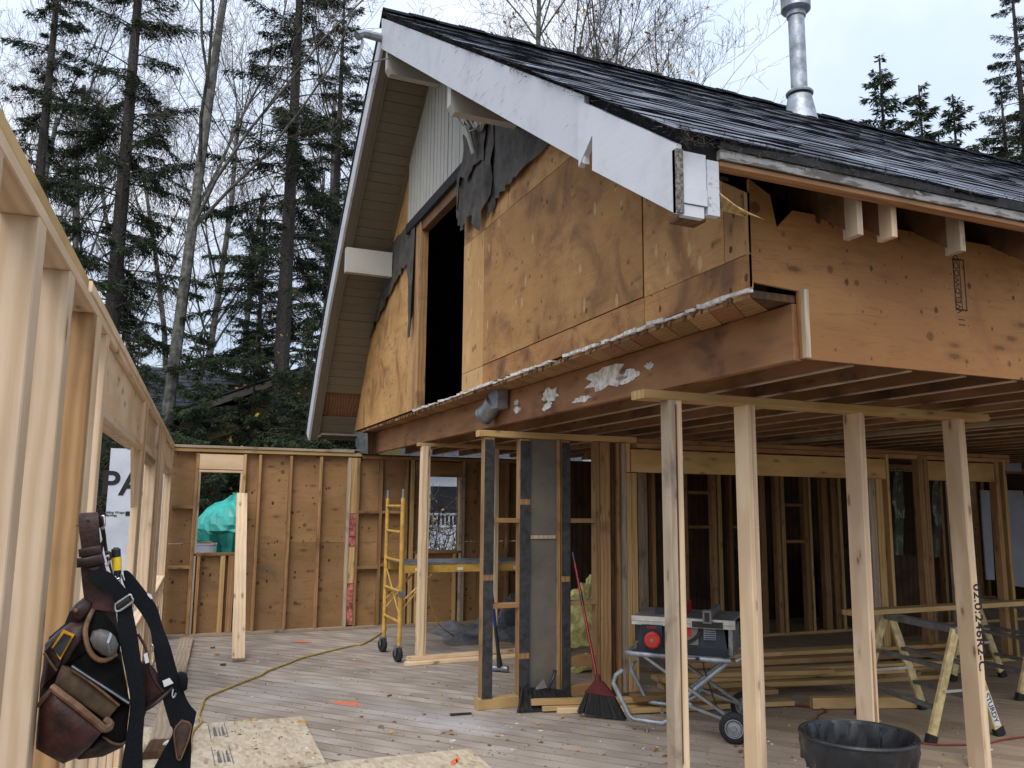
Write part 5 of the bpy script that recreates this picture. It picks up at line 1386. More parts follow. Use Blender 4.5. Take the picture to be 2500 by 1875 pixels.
rib('brace_strap', [A4(1490, 880, .025), A4(1570, 1150, .03), A4(1595, 1260, .032), A4(1500, 1440, .02), A4(1370, 1680, .01)], [A4(1868, 1015, .03), A4(1850, 1120, .034), A4(1810, 1300, .034), A4(1810, 1460, .034), A4(1800, 1680, .034)], .004, WEB)
pil('brace_loop', [A4(1655, 585, .035), A4(1700, 565, .04), A4(1755, 580, .04), A4(1772, 640, .04), A4(1762, 760, .04), A4(1700, 800, .035), A4(1665, 720, .035)], .02, .02, WEB)
pil('leather_patch', [A4(1700, 1105, .05), A4(1790, 1130, .05), A4(1822, 1180, .05), A4(1790, 1330, .05), A4(1730, 1490, .05), A4(1690, 1578, .05), A4(1640, 1565, .05), A4(1615, 1420, .05), A4(1598, 1260, .05), A4(1625, 1180, .05)], .008, .006, PATCH)
pipe('patch_stitching', [A4(1700, 1120, .059), A4(1780, 1145, .059), A4(1806, 1185, .059), A4(1776, 1330, .059), A4(1720, 1480, .059), A4(1684, 1562, .059), A4(1650, 1550, .059), A4(1628, 1420, .059), A4(1613, 1260, .059), A4(1637, 1190, .059), A4(1700, 1120, .059)], .0016, PIPING)
# slide buckle
bx = [A3(905, 1235, .046), A3(1080, 1120, .046), A3(1112, 1150, .046), A3(1115, 1205, .046), A3(935, 1325, .046)]
pipe('slide_buckle', bx+[bx[0]], .0035, STEEL); pil('buckle_plate', [A3(925, 1240, .044), A3(1075, 1138, .044), A3(1103, 1165, .044), A3(1100, 1200, .044), A3(940, 1305, .044)], .004, .004, BLACKP)
for pts in ([A3(1300, 1090, .022), A3(1350, 1112, .022), A3(1372, 1160, .022), A3(1350, 1170, .022), A3(1310, 1125, .022)], [A3(1110, 1255, .024), A3(1172, 1295, .024), A3(1168, 1320, .024), A3(1130, 1310, .024)], [A4(1265, 362, .05), A4(1305, 340, .05), A4(1330, 450, .05), A4(1285, 468, .05)], [A4(1478, 665, .05), A4(1560, 630, .05), A4(1604, 690, .05), A4(1500, 735, .05)]):
    MB().prism(pts, TOW*.002).build('white_tag', LABELW, tb)
# pouches
pil('back_leather', [A3(560, 1130, -.02), A3(430, 1230, -.02), A3(355, 1320, -.02), A3(290, 1480, -.02), A3(100, 1640, -.03), A4(85, 700, -.03), A4(40, 1400, -.03), A4(520, 1560, -.04), A4(1060, 1380, -.04), A4(1110, 930, -.03), A4(1000, 300, -.02), A3(920, 1300, -.02)], .012, .02, LEATHERD)
pil('side_flap', [A3(545, 1150, .0), A3(430, 1235, .01), A3(355, 1315, .015), A3(380, 1400, .015), A3(480, 1450, .015), A3(600, 1330, .01), A3(640, 1200, .0)], .015, .01, LEATHER)
mb = MB(); mb.smooth = True; mb.lathe([(0, .006), (.005, .004), (.007, 0)], A3(425, 1310, .034), TOW, 10); mb.build('rivet', PIPING, tb)
pil('small_pouch', [A4(140, 250, .0), A4(290, 110, .01), A4(430, 0, .01), A4(585, 0, .02), A4(600, 150, .03), A4(470, 330, .03), A4(420, 440, .03), A4(330, 520, .03), A4(250, 620, .02), A4(95, 760, .0)], .03, .03, LEATHER)
pil('small_pouch_band', [A4(130, 330, .03), A4(200, 240, .045), A4(230, 300, .055), A4(335, 430, .055), A4(280, 545, .05), A4(180, 430, .04)], .015, .01, LEATHERD)
pipe('pouch_edge', [A4(130, 350, .05), A4(190, 440, .06), A4(270, 550, .06)], .004, PIPING)
pil('round_pouch', [A4(600, 0, .01), A4(585, 150, .02), A4(640, 320, .03), A4(720, 420, .035), A4(840, 450, .035), A4(980, 370, .03), A4(1010, 200, .02), A4(930, 20, .0), A3(760, 1330, .0), A3(650, 1290, .0)], .012, .04, DARKIN)
pipe('pouch_edge', [A3(640, 1300, .01), A4(620, 0, .03), A4(600, 130, .045), A4(640, 300, .06), A4(720, 405, .065), A4(830, 430, .065), A4(960, 350, .06)], .0075, PIPING)
pil('inner_pouch', [A4(335, 480, .05), A4(440, 520, .05), A4(700, 700, .055), A4(985, 945, .06), A4(930, 1010, .065), A4(840, 1120, .065), A4(560, 930, .065), A4(255, 700, .06), A4(290, 580, .055)], .012, .03, SUEDE)
pipe('pouch_edge', [A4(440, 535, .066), A4(600, 640, .074), A4(800, 790, .078), A4(985, 945, .072)], .004, PIPING)
pil('pouch_gap', [A4(430, 480, .045), A4(640, 330, .04), A4(1000, 430, .04), A4(1110, 920, .05), A4(985, 945, .05), A4(700, 690, .05)], .002, .04, DARKIN)
pil('big_pouch', [A4(85, 920, .05), A4(215, 745, .075), A4(400, 880, .085), A4(620, 1060, .09), A4(815, 1225, .09), A4(640, 1430, .075), A4(500, 1545, .06), A4(345, 1612, .05), A4(190, 1530, .04), A4(35, 1440, .03), A4(55, 1180, .035)], .045, .07, LEATHER)
pipe('pouch_edge', [A4(218, 735, .085), A4(330, 820, .10), A4(520, 965, .108), A4(700, 1115, .108), A4(810, 1205, .105), A4(870, 1195, .10), A4(880, 1150, .09), A4(830, 1105, .08)], .011, PIPING)
pipe('pouch_edge', [A4(215, 770, .075), A4(140, 860, .07), A4(60, 950, .05)], .006, PIPING)
pil('side_gusset', [A4(815, 1225, .04), A4(985, 950, .04), A4(1100, 930, .04), A4(1095, 1080, .04), A4(1060, 1340, .04), A4(960, 1390, .04), A4(800, 1300, .04)], .005, .03, DARKIN)
pil('lower_pouch', [A4(790, 1290, .02), A4(900, 1370, .03), A4(1050, 1375, .03), A4(1030, 1420, .02), A4(800, 1530, .01), A4(520, 1565, .0), A4(500, 1540, .0), A4(640, 1430, .03)], .015, .04, LEATHERD)
pipe('pouch_edge', [A4(800, 1295, .035), A4(890, 1365, .045), A4(990, 1390, .045), A4(1060, 1370, .045)], .004, PIPING)
pil('right_pouch', [A4(1180, 480, .0), A4(1310, 440, .01), A4(1400, 540, .015), A4(1490, 700, .015), A4(1605, 730, .015), A4(1480, 880, .015), A4(1280, 990, .015), A4(1260, 1110, .0), A4(1180, 1110, 0)], .02, .03, LEATHER)
pipe('pouch_edge', [A4(1200, 130, .03), A4(1290, 300, .035), A4(1330, 500, .04), A4(1390, 660, .04), A4(1490, 790, .035)], .004, LEATHER)
pipe('pouch_edge', [A4(1275, 1000, .035), A4(1400, 920, .04), A4(1600, 740, .03)], .006, LEATHERD)
pipe('metal_ring', [A4(1600, 760, .05), A4(1590, 830, .055), A4(1610, 855, .055), A4(1635, 800, .055)], .0025, STEEL)
pipe('metal_ring', [A4(1350, 265, .045), A4(1365, 255, .05), A4(1375, 300, .05), A4(1355, 340, .045)], .0025, STEEL)
pipe('snap_hook', [A3(905, 890, .01), A3(935, 925, .012), A3(975, 905, .012), A3(985, 850, .012)], .0035, STEEL); pipe('snap_hook', [A3(1000, 830, .012), A3(1005, 880, .014), A3(1022, 940, .014)], .0035, STEEL)
# hand tools carried by the belt are things of their own
t = thing('tape_measure', 'grey cast tape measure sitting in the round pouch of the tool belt', 'tape measure', A4(820, 260, .05))
mb = MB(); mb.smooth = True; mb.pillow([A4(650, 190, .05), A4(690, 110, .06), A4(780, 82, .07), A4(870, 105, .07), A4(940, 160, .07), A4(978, 250, .065), A4(955, 330, .06), A4(880, 395, .055), A4(790, 370, .05), A4(690, 290, .05)], TOW, .045, .04, 0, (1, .95, .85, .6)); mb.build('case', GREYCAST, t)
mb = MB(); mb.prism([A4(840, 225, .112), A4(880, 105, .098), A4(905, 130, .098), A4(868, 235, .112)], TOW*.004); mb.prism([A4(840, 235, .112), A4(868, 235, .112), A4(895, 345, .10), A4(870, 345, .10)], TOW*.004); mb.build('case_ridge', METALDULL, t)
t = thing('layout_square', 'long dark steel square sticking out of the brown pouch', 'square', A4(770, 700, .08))
mb = MB(); mb.prism([A4(440, 485, .075), A4(1105, 912, .085), A4(1095, 940, .085), A4(432, 510, .075)], V((.004, .05, -.004))); mb.build('blade', BLACKP, t)
mb = MB(); mb.smooth = True; mb.tube([A4(445, 496, .078), A4(1098, 922, .088)], .0032, 8); mb.build('worn_edge', METALDULL, t)
t = thing('pocket_level', 'black hand tool with an amber frame in the small left pouch', 'hand tool', A4(340, 260, .06))
f = [A4(340, 88, .06), A4(472, 145, .065), A4(315, 425, .065), A4(205, 300, .055)]; fi = [A4(352, 125, .07), A4(440, 160, .073), A4(312, 395, .073), A4(225, 300, .066)]
mb = MB(); mb.prism(f, V((0, .02, 0))); mb.build('tool_frame', ORNP, t); mb = MB(); mb.prism(fi, V((0, .015, 0))); mb.build('tool_face', BLACKP, t)
t = thing('chisel', 'chisel with a black and yellow handle standing up behind the braces', 'chisel', A3(935, 720))
mb = MB(); mb.smooth = True; mb.tube([A3(922, 535), A3(920, 560), A3(924, 655)], [.006, .0135, .0135], 12); mb.build('handle', BLACKP, t)
mb = MB(); mb.smooth = True; mb.tube([A3(937, 815), A3(940, 895)], [.0115, .011], 12); mb.build('handle_neck', BLACKP, t)
mb = MB(); mb.smooth = True; mb.tube([A3(924, 655), A3(928, 700), A3(937, 815)], [.0142, .0145, .0132], 12); mb.build('handle_band', YELB, t)
mb = MB(); mb.smooth = True; mb.tube([A3(940, 890), A3(965, 1030)], .006, 8); mb.build('blade', STEEL, t)
mb = MB(); mb.tube([A3(455, 262, .0), A3(430, 272, .01)], .0022, 6); o = mb.build('nail', METALDULL, lw)

# ================================================================ BEYOND THE WALLS
wr = thing('wrapped_wall', 'wall section in pale grey house wrap with big black letters, seen through the left window hole', 'wall', (-.2, 12.6, -.6))
MB().box(-.66, .34, 12.6, 12.72, -.7, 2.44).build('wrap_sheet', WRAP, wr)
def wtext(body, px, py, size, bold=True):
    p = at(px, py, 'y', 12.594); text_mesh('wrap_lettering', body, size, INK, frame((1, 0, 0), (0, 0, 1), p), wr, .0005, bold)
wtext('PA', 299, 1183, .46); wtext('Building Wraps', 277, 1251, .045); wtext('Markings', 271, 1258, .04)
p = at(312, 1254, 'y', 12.594); MB().box(p.x-.03, p.x+.05, 12.592, 12.5945, p.z-.03, p.z+.03).build('wrap_mark', INK, wr)
lr = [V((-.95, 13.2, 1.35)), V((-.72, 13.2, 1.37)), V((-.70, 13.2, 1.22)), V((-.8, 13.2, 1.0)), V((-.93, 13.2, 1.05))]
o = MB().prism([p+V((0, 0, -.02)) for p in lr], (0, .03, 0)).build('wrap_scrap', WRAP); tag(o, 'torn scrap of house wrap hanging beside the lettered wall', 'scrap')
# tarp-covered heap and a bucket, through the small window
t = thing('tarp_heap', 'heap tied up under a teal tarp outside the small back window', 'tarp', (1.0, 13.9, -.7))
r2 = random.Random(2); mb = MB(); n, m_ = 40, 22; cx, cy = 1.06, 13.9
prof = [(0, 1.80), (.12, 1.79), (.26, 1.74), (.38, 1.66), (.47, 1.55), (.53, 1.44), (.55, 1.36), (.52, 1.26), (.47, 1.14), (.40, 1.02), (.36, .92), (.40, .80), (.46, .6), (.5, .1), (.52, -.7)]
for i, (r, h) in enumerate(prof):
    for k in range(n):
        a = 2*PI*k/n; fold = (.035*math.sin(a*9+1.3*i*.3)+.03*math.sin(a*17+i*.2)) if i > 6 else (.02*math.sin(a*5+i)+.018*math.sin(a*13+i*2.1)+r2.uniform(-.008, .008))
        mb.v.append((cx+(r+fold*min(1, r*3))*math.cos(a), cy+(r+fold*min(1, r*3))*math.sin(a), h+.02*math.sin(a*4+i)+(.06*math.cos(a-.6) if i < 7 else 0)))
for i in range(len(prof)-1):
    for k in range(n): mb.f.append((i*n+k, i*n+(k+1) % n, (i+1)*n+(k+1) % n, (i+1)*n+k)); mb.m.append(0)
mb.build('tarp_cover', TARP, t, fix=False)
mb = MB(); mb.tube([(cx+.385*math.cos(a), cy+.385*math.sin(a), .93) for a in [2*PI*i/24 for i in range(25)]], .012, 6, cap=False); mb.build('tie_rope', DEADTW, t)
t = thing('bucket', 'white bucket of rubble beside the teal tarp outside the window', 'bucket', (.66, 13.2, .6))
mb = MB(); mb.smooth = True; mb.lathe([(0, -.7), (.13, -.7), (.165, 1.10), (.172, 1.10), (.172, 1.12), (.155, 1.12), (.14, .98), (0, .98)], (.66, 13.2, 0), (0, 0, 1), 24); mb.build('bucket_body', WHITE2, t, fix=False)
mb = MB(); r2 = random.Random(4)
for i in range(30): 
    a = r2.uniform(0, 6.28); r = r2.uniform(0, .12); p = V((.66+r*math.cos(a), 13.2+r*math.sin(a), 1.06+r2.uniform(0, .07))); s = r2.uniform(.02, .05); mb.box(p.x-s, p.x+s, p.y-s*.6, p.y+s*.6, p.z-s*.5, p.z+s*.4)
tag(mb.build('rubble', DRYLEAF, t), kind='stuff')

# neighbour's house
nh = thing('neighbour_house', 'olive-walled neighbouring house with a dark roof and white eaves, half hidden by spruces', 'house', (2, 20, -.7))
MB().prism([(.28, 18.0, -.7), (4.9, 18.0, -.7), (4.9, 18.0, 3.7), (3.4, 18.0, 4.62), (.28, 18.0, 3.30)], (0, 5, 0)).build('gable_wall', OLIVE, nh)
MB().box(-1.4, 5, 21, 28, -.7, 3.4).build('main_wall', OLIVE, nh)
rf = MB().prism([(-2.2, 18.6, 3.1), (-2.2, 18.6, 3.0), (-2.2, 23.0, 5.05), (-2.2, 27.4, 3.0), (-2.2, 27.4, 3.1), (-2.2, 23.0, 5.16)], (7.4, 0, 0)).build('roof', NROOF, nh)
mb = MB()
for j in range(16):
    y0 = 18.6+4.4*j/16; z0 = 3.1+2.06*j/16
    x = -2.2 - (j % 2)*.2
    while x < 4:
        mb.prism([(max(x, -2.2), y0, z0+.03), (max(x, -2.2), y0+.29, z0+.145), (x+.39, y0+.29, z0+.145), (x+.39, y0, z0+.03)], (0, 0, -.02)); x += .4
tag(mb.build('roof_shingles', NROOF, rf), kind='stuff')
MB().prism([(.05, 17.6, 3.28), (3.4, 17.6, 4.72), (5.2, 17.6, 3.70), (5.2, 17.6, 3.84), (3.4, 17.6, 4.86), (.05, 17.6, 3.42)], (0, .06, 0)).build('bargeboard', PANELGREY, nh)
MB().prism([(.0, 17.58, 3.44), (3.4, 17.58, 4.88), (3.4, 17.58, 4.92), (.0, 17.58, 3.48)], (0, 4.5, 0)).build('gable_roof', NROOF, nh)
MB().prism([(5.3, 17.58, 3.80), (3.4, 17.58, 4.88), (3.4, 17.58, 4.92), (5.3, 17.58, 3.84)], (0, 4.5, 0)).build('gable_roof', NROOF, nh)
# white house with railing, through the other window holes
wh_ = thing('white_house', 'white house with a railed deck, glimpsed through the second back window', 'house', (9, 26, -.7))
MB().box(5, 22, 26, 34, -.7, 3.2).build('wall', WHITE2, wh_)
MB().prism([(4.5, 25.5, 3.1), (4.5, 30, 5.6), (4.5, 34.5, 3.1)], (18, 0, 0)).build('roof', NROOF, wh_)
MB().box(5.5, 13, 23.6, 26, .3, .42).build('deck', WHITE2, wh_)
rl = MB().box(5.5, 13, 23.6, 23.66, 1.42, 1.48).build('railing', WHITE2, wh_)
MB().box(5.5, 13, 23.6, 23.66, .52, .56).build('rail', WHITE2, rl)
for i in range(60): MB().box(5.55+.125*i, 5.59+.125*i, 23.61, 23.65, .56, 1.42).build('baluster', WHITE2, rl)
for i in range(3):
    w_ = MB().box(8+3.2*i, 9.2+3.2*i, 25.95, 26.0, 1.0, 2.4).build('window', WHITE2, wh_); MB().box(8.08+3.2*i, 9.12+3.2*i, 25.94, 25.949, 1.08, 2.32).build('pane', INK, w_)
o = MB().box(9.35, 9.75, 17.4, 17.8, -.7, 2.9).build('white_column', WHITE2); tag(o, 'white clad column standing outside the third back window', 'column')

# ================================================================ TREES
def tri_mesh(name, v, f, mats, mi=None):
    me = bpy.data.meshes.new(name); me.from_pydata(v, [], f)
    for m in mats: me.materials.append(m)
    if mi: me.polygons.foreach_set('material_index', mi)
    me.update(); return me
def spruce(h, seed, br0, dens, lo=.15, droop=.35, r0=.16, patchy=.35, bare=.3, mat=NEEDLE, sprig=1.0, thin=1.0):
    """trunk and crown meshes: whorled limbs with hanging needle sprays, tufty and full of gaps"""
    r2 = random.Random(seed); tr = MB(); tr.smooth = True
    pts = []; bx = by = 0
    for i in range(13):
        z = h*i/12; pts.append((bx*z*z/h, by*z, z))
    tr.tube(pts, [max(.012, r0*(1-i/12.5)**.8*(1.25 if i == 0 else 1)) for i in range(13)], 9)
    lim = MB(); v, f, mi = [], [], []
    z = h*lo
    while z < h*.985:
        t = (z-h*lo)/(h*(1-lo))
        L = br0*(1-t)**.75*(.55+.45*min(1, t*5+.35))
        nb_ = r2.randint(2, 5)
        a0 = r2.uniform(0, 6.28)
        for k in range(nb_):
            a = a0+2*PI*k/nb_+r2.uniform(-.4, .4); l = L*r2.choice((r2.uniform(.3, .7), r2.uniform(.6, 1.05), r2.uniform(.8, 1.2))); zj = r2.uniform(-.02, .02)*h
            full = r2.random() > patchy*(1-t*.8)
            d = V((math.cos(a), math.sin(a), 0)); sg = V((-d.y, d.x, 0))
            n = 6; bp = []
            rise = r2.uniform(-.18, .2)+.35*t
            for i in range(n+1):
                s = i/n
                bp.append(V((0, 0, z+zj)) + d*(l*s) + V((0, 0, l*(rise*s - droop*(1-t*.7)*s*s*1.1 + .12*s**4))))
            lim.tube(bp, [max(.004, (.010+.018*(1-t))*(1-i/(n+.6))) for i in range(n+1)], 4, cap=False)
            ns = int(dens*l*(1 if full else .30))
            for q_ in range(ns):
                s = (bare*(1-t) + (1-bare*(1-t))*r2.random()**.8) if full else r2.uniform(.25, 1)
                i = min(n-1, int(s*n)); p = bp[i].lerp(bp[i+1], s*n-i)
                sl = (.42*(1-s)**.6+.13)*min(1, l)*r2.uniform(.35, 1.)*sprig
                side = r2.choice((-1, 1))
                hang = r2.uniform(.1, 1.5)*(1-.7*t)
                dd = (d*r2.uniform(.25, .9) + sg*(side*r2.uniform(.3, 1.0)) - V((0, 0, hang))).normalized()
                p2 = p + dd*sl
                # the spray: short needle blades along a twig
                m_ = max(2, int(sl/.075))
                for w in range(m_):
                    b = p.lerp(p2, (w+.3)/m_)
                    for ss in (-1, 1):
                        e = (dd + sg*(ss*r2.uniform(.3, .9)) + V((r2.uniform(-.4, .4), r2.uniform(-.4, .4), r2.uniform(-.55, .35)))).normalized()*r2.uniform(.075, .13)
                        o_ = V((r2.uniform(-1, 1), r2.uniform(-1, 1), r2.uniform(-1, 1))).normalized()*(.018*thin)
                        c = len(v); v += [tuple(b-o_*.8), tuple(b+e*.5+o_), tuple(b+e)]
                        f.append((c, c+1, c+2)); mi.append(0)
        z += h*r2.uniform(.012, .022)*(1 if h > 8 else 1.5)
    cw = tri_mesh('spruce_crown', v, f, [mat])
    return tr.mesh('spruce_trunk', BARKS), lim.mesh('spruce_limbs', DEADTW), cw
def aspen(h, seed, fork=.45, spread=.5, twigs=1.0, leaves=0, r0=.14, minr=.0038, depth=5, lean=0, wob=.10):
    r2 = random.Random(seed); tr = MB(); tr.smooth = True; tw = MB(); v, f = [], []
    def grow(p, d, L, r, lv):
        n = 5 if lv < 2 else 3
        pts = [p]; q_ = p.copy(); dd = d.copy()
        for i in range(n):
            dd = (dd + V((r2.uniform(-1, 1), r2.uniform(-1, 1), r2.uniform(-.5, .9)))*(wob if lv == 0 else .16)).normalized()
            q_ = q_ + dd*(L/n); pts.append(q_)
        rs = [max(minr, r*(1-.6*i/n)) for i in range(n+1)]
        (tr if lv < 2 else tw).tube(pts, rs, 8 if lv == 0 else (5 if lv == 1 else 3), cap=False)
        if lv >= depth: 
            if leaves and r2.random() < leaves:
                for _ in range(2):
                    c = len(v); b = pts[-1]+V((r2.uniform(-.1, .1), r2.uniform(-.1, .1), r2.uniform(-.12, .05))); e = V((r2.uniform(-1, 1), r2.uniform(-1, 1), r2.uniform(-1, 1))).normalized()*.055; g_ = V((r2.uniform(-1, 1), r2.uniform(-1, 1), r2.uniform(-1, 1))).normalized()*.05
                    v.extend([tuple(b-e), tuple(b+g_), tuple(b+e), tuple(b-g_)]); f.append((c, c+1, c+2, c+3))
            return
        nchild = {0: int(15*twigs), 1: int(7*twigs), 2: 4, 3: 3, 4: 3}[lv]
        for k in range(nchild):
            s = r2.uniform(fork if lv == 0 else .2, 1.0)
            i = min(n-1, int(s*n)); b = pts[i].lerp(pts[i+1], s*n-i)
            a = r2.uniform(0, 6.28); ax = dd.orthogonal().normalized(); sd_ = (ax*math.cos(a)+dd.cross(ax)*math.sin(a))
            nd = (dd*r2.uniform(.5, 1.0) + sd_*r2.uniform(.45, 1.0)*(spread*2 if lv == 0 else 1) + V((0, 0, .25))).normalized()
            cl = L*(r2.uniform(.28, .5)*(1.15-s*.55) if lv == 0 else r2.uniform(.35, .62))
            grow(b, nd, cl, max(minr, rs[i]*(.36 if lv == 0 else .55)), lv+1)
    grow(V((0, 0, 0)), V((lean, 0, 1)).normalized(), h, r0, 0)
    cw = tri_mesh('leaf_cluster', v, f, [YLEAF]) if v else None
    return tr.mesh('aspen_trunk', BARKA), tw.mesh('aspen_twigs', TWIG), cw
def plant(kind, meshes, x, y, z, rot, sc, label, cat, group=None):
    t = thing(kind, label, cat, (0, 0, 0), group)
    mt = M.Translation((x, y, z)) @ M.Rotation(rot, 4, 'Z') @ M.Diagonal((sc, sc, sc, 1))
    t.matrix_basis = mt; WM[t.name] = mt
    for nm, me in zip(('trunk', 'limbs' if 'spruce' in kind else 'twigs', 'crown'), meshes):
        if me is None: continue
        o = bpy.data.objects.new(nm, me); COL.objects.link(o); o.parent = t
        if nm != 'trunk': o['kind'] = 'stuff'
    return t
TALL = spruce(17, 1, 2.5, 78, lo=.10, droop=.5, r0=.19, patchy=.55, bare=.4)
TALL2 = spruce(19, 5, 2.9, 84, lo=.08, droop=.45, r0=.21, patchy=.42, bare=.35)
LUSH = spruce(13, 9, 2.6, 84, lo=.05, droop=.40, r0=.15, patchy=.15, bare=.12)
YOUNG = spruce(7, 14, 1.7, 95, lo=.04, droop=.25, r0=.09, patchy=.08, bare=.1, mat=NEEDLE2)
ASP = aspen(16, 3, .38, .5, .85); FORK = aspen(15, 41, .42, .42, .7, r0=.135, lean=.035, wob=.035)
ASP2 = aspen(15, 8, .42, .42, .9); ASP3 = aspen(13, 15, .3, .45, .75)
ASPY = aspen(15, 23, .35, .45, .8, leaves=.30)
GZ = -.75
def ppx(px, py, y): return at(px, py, 'y', y)
gT = 'spruces behind the old walls'; gA = 'bare aspens among the spruces'
p = ppx(100, 400, 20); plant('spruce_tree', TALL, p.x, 20, GZ, .3, 1.0, 'sparse tall spruce nearest the left edge of the photo', 'spruce', gT)
p = ppx(285, 640, 18); plant('spruce_tree', TALL2, p.x, 18, GZ, 1.9, .97, 'sparse dark spruce left of the forked aspen trunk', 'spruce', gT)
p = ppx(697, 690, 17); plant('spruce_tree', TALL2, p.x, 17, GZ, 4.1, .96, 'tall dark spruce closest to the left roof edge', 'spruce', gT)
p = ppx(632, 900, 21); plant('spruce_tree', LUSH, p.x, 21.5, GZ, .7, .82, 'shorter dense spruce just left of the spruce by the roof', 'spruce', gT)
p = ppx(820, 500, 21); plant('spruce_tree', TALL2, p.x, 21, GZ, .9, .9, 'spruce mostly hidden behind the far roof slope', 'spruce', gT)
plant('spruce_tree', YOUNG, .55, 15.4, GZ, 2.2, .80, 'low spruce right above the small back window', 'spruce', gT)
plant('spruce_tree', YOUNG, 2.4, 15.2, GZ, .4, .86, 'low spruce between the olive wall and the old gable', 'spruce', gT)
p = ppx(330, 900, 24); plant('spruce_tree', LUSH, p.x-.4, 25, GZ, 2.5, .72, 'mid-height spruce behind the dark neighbouring roof on its left', 'spruce', gT)
plant('spruce_tree', YOUNG, 3.3, 15.6, GZ, 1.1, .98, 'leaf-strewn low spruce under the lower end of the old roof', 'spruce', gT)
plant('spruce_tree', YOUNG, 1.55, 16.6, GZ, 3.1, .82, 'low spruce in front of the olive neighbouring wall', 'spruce', gT)
plant('spruce_tree', YOUNG, -.5, 15.5, GZ, 5.2, .78, 'low spruce behind the corner of the new wall and old wall', 'spruce', gT)
plant('spruce_tree', LUSH, -2.2, 22.5, GZ, 4.4, .62, 'smaller spruce behind the tops of the new wall', 'spruce', gT)
plant('spruce_tree', LUSH, -5.2, 24, GZ, 1.4, .9, 'spruce seen low between the leftmost trunks', 'spruce', gT)
plant('spruce_tree', TALL, -5.6, 19, GZ, 3.0, .95, 'spruce whose limbs enter at the upper left corner', 'spruce', gT)
p = ppx(400, 860, 16.5); plant('aspen_tree', FORK, p.x, 16.5, GZ, 0, 1.0, 'forked pale aspen between the two tall dark spruces', 'aspen')
bgA = [(533, 700, 25, ASP2, .95, 'thin bare aspen right of the forked pale aspen'), (592, 700, 28, ASP3, 1.05, 'thin bare aspen just left of the shorter dense spruce'), (450, 600, 31, ASP3, 1.1, 'bare aspen far behind the forked pale aspen'), (190, 500, 27, ASP2, 1.0, 'bare aspen between the two leftmost spruce trunks'), (50, 500, 29, ASP3, 1.1, 'bare aspen left of the leftmost spruce trunk'), (380, 500, 36, ASP, 1.1, 'far bare aspen seen through the fork of the pale aspen'), (830, 300, 27, ASP2, 1.1, 'bare aspen behind the tall spruce by the roof edge'), (240, 300, 36, ASP3, 1.25, 'far bare aspen left of the sparse dark spruce')]
for i, (px, py, y, me, sc, lb) in enumerate(bgA):
    p = ppx(px, py, y); plant('aspen_tree', me, p.x, y, GZ, i*1.37, sc, lb, 'aspen', gA)
rightA = [(965, 40, 24, ASP3, 1.05, 'bare aspen trunk rising just right of the roof peak'), (1316, 40, 26, ASP2, 1.22, 'bare aspen over the upper ridge, left of the yellow-leaved ones'), (1422, 60, 28, ASPY, 1.2, 'aspen carrying most of the yellow leaves above the ridge'), (1520, 120, 27, ASP, 1.02, 'aspen with twin trunks above the middle of the ridge'), (1680, 150, 28, ASP3, 1.22, 'broad bare aspen left of the stove pipe'), ]
for i, (px, py, d, me, sc, lb) in enumerate(rightA):
    p = deep(px, py, d); plant('aspen_tree', me, p.x, p.y, GZ, 2.1+i*1.9, sc, lb, 'aspen', 'aspens behind the roof')
for i, (px, ptop, d, me, H, lb) in enumerate(((2147, 145, 40, YOUNG, 7, 'slim spruce top nearest the stove pipe'), (2243, 208, 44, YOUNG, 7, 'spruce top second from the stove pipe'), (2325, 230, 46, YOUNG, 7, 'small spruce top third from the stove pipe'), (2440, 180, 38, LUSH, 13, 'wide dense spruce in the lower right of the sky'), (2462, -120, 42, TALL, 17, 'thin ragged tall spruce at the upper right corner'), (2535, 170, 40, LUSH, 13, 'dense spruce cut by the right edge of the photo'))):
    top = deep(px, ptop, d); sc = (top.z-GZ)/H
    plant('spruce_tree', me, top.x, top.y, GZ, i*1.7, sc, lb, 'spruce', 'spruces beyond the far end of the roof')
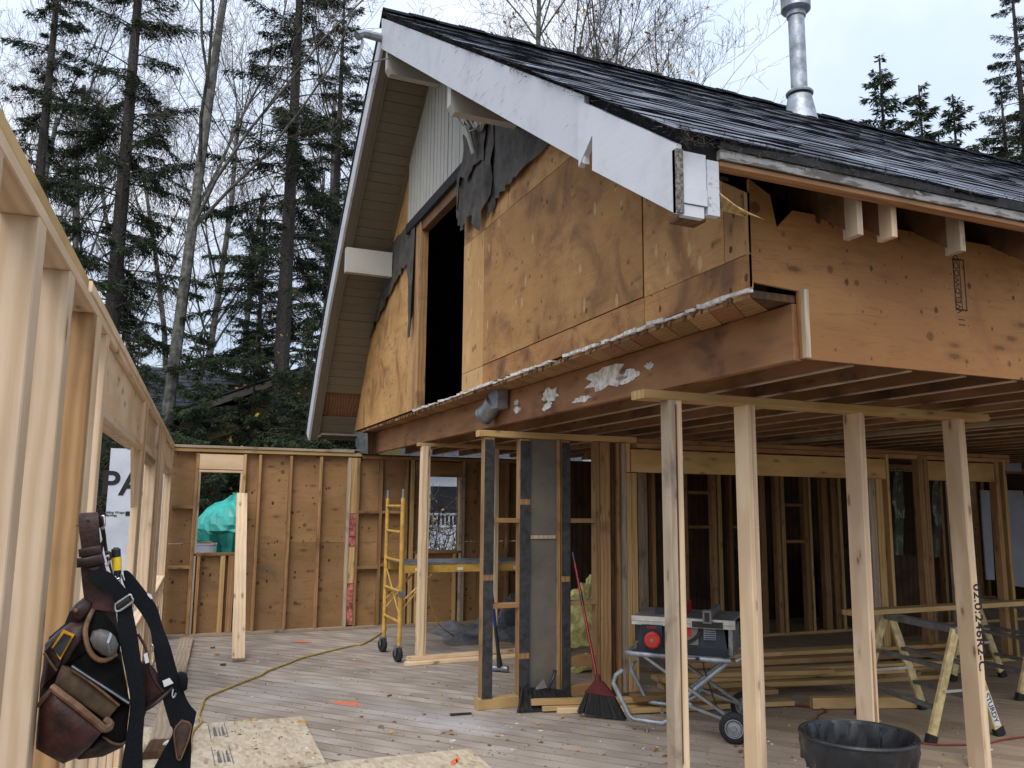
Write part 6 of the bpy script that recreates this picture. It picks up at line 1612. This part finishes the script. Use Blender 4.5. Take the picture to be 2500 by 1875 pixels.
def shrub(x, y, label, seed, h=2.2):
    r2 = random.Random(seed); tw = MB(); v, f = [], []
    for i in range(26):
        a = r2.uniform(0, 6.28); d = V((math.cos(a)*.5, math.sin(a)*.5, 1)).normalized(); p = V((r2.uniform(-.3, .3), r2.uniform(-.3, .3), 0)); pts = [p]
        for k in range(5):
            d = (d+V((r2.uniform(-.3, .3), r2.uniform(-.3, .3), r2.uniform(-.1, .2)))).normalized(); p = p+d*h/5*r2.uniform(.7, 1.1); pts.append(p)
            for _ in range(5):
                e = p+V((r2.uniform(-1, 1), r2.uniform(-1, 1), r2.uniform(-.3, .8)))*.4; tw.tube([p, p.lerp(e, .5)+V((r2.uniform(-.05, .05), 0, r2.uniform(-.05, .05))), e], [.006, .005, .004], 3, cap=False)
                if r2.random() < .3:
                    c = len(v); g_ = V((r2.uniform(-1, 1), r2.uniform(-1, 1), r2.uniform(-1, 1))).normalized()*.035; h_ = V((r2.uniform(-1, 1), r2.uniform(-1, 1), r2.uniform(-1, 1))).normalized()*.03
                    v.extend([tuple(e-g_), tuple(e+h_), tuple(e+g_), tuple(e-h_)]); f.append((c, c+1, c+2, c+3))
        tw.tube(pts, [.012, .010, .009, .007, .006, .005], 4, cap=False)
    t = thing('shrub', label, 'shrub', (x, y, GZ)); o = bpy.data.objects.new('twigs', tw.mesh('shrub_twigs', DEADTW)); COL.objects.link(o); o.parent = t
    o = bpy.data.objects.new('leaves', tri_mesh('shrub_leaves', v, f, [YLEAF])); COL.objects.link(o); o.parent = t
shrub(.95, 15.6, 'bare bush behind the teal tarp', 3, 3.0); shrub(5.2, 15.0, 'bare bush outside the second back window', 4, 2.7); shrub(8.3, 16.2, 'bare bush with yellow leaves outside the third back window', 5, 2.4); shrub(4.2, 14.4, 'bare bush behind the wall at the foot of the old gable', 6, 3.1)
# yellow leaves caught in the low spruces
mb = MB(); r2 = random.Random(77)
for i in range(170):
    cx_, cy_, rz = r2.choice(((3.3, 15.6, 6.0), (1.55, 16.6, 4.9), (2.1, 17, 6.5)))
    z = r2.uniform(1.6, rz*.85); rad = 1.7*(1-z/7.2); a = r2.uniform(3.4, 6.0); b = V((cx_+rad*math.cos(a)*r2.uniform(.5, 1), cy_+rad*math.sin(a)*r2.uniform(.6, 1), z)); e = V((r2.uniform(-1, 1), r2.uniform(-1, 1), r2.uniform(-1, 1))).normalized()*r2.uniform(.03, .055); g_ = V((r2.uniform(-1, 1), r2.uniform(-1, 1), r2.uniform(-1, 1))).normalized()*.035
    mb.add([b-e, b+g_, b+e, b-g_], [(0, 1, 2, 3)])
tag(mb.build('caught_leaves', YLEAF, None, fix=False), kind='stuff')
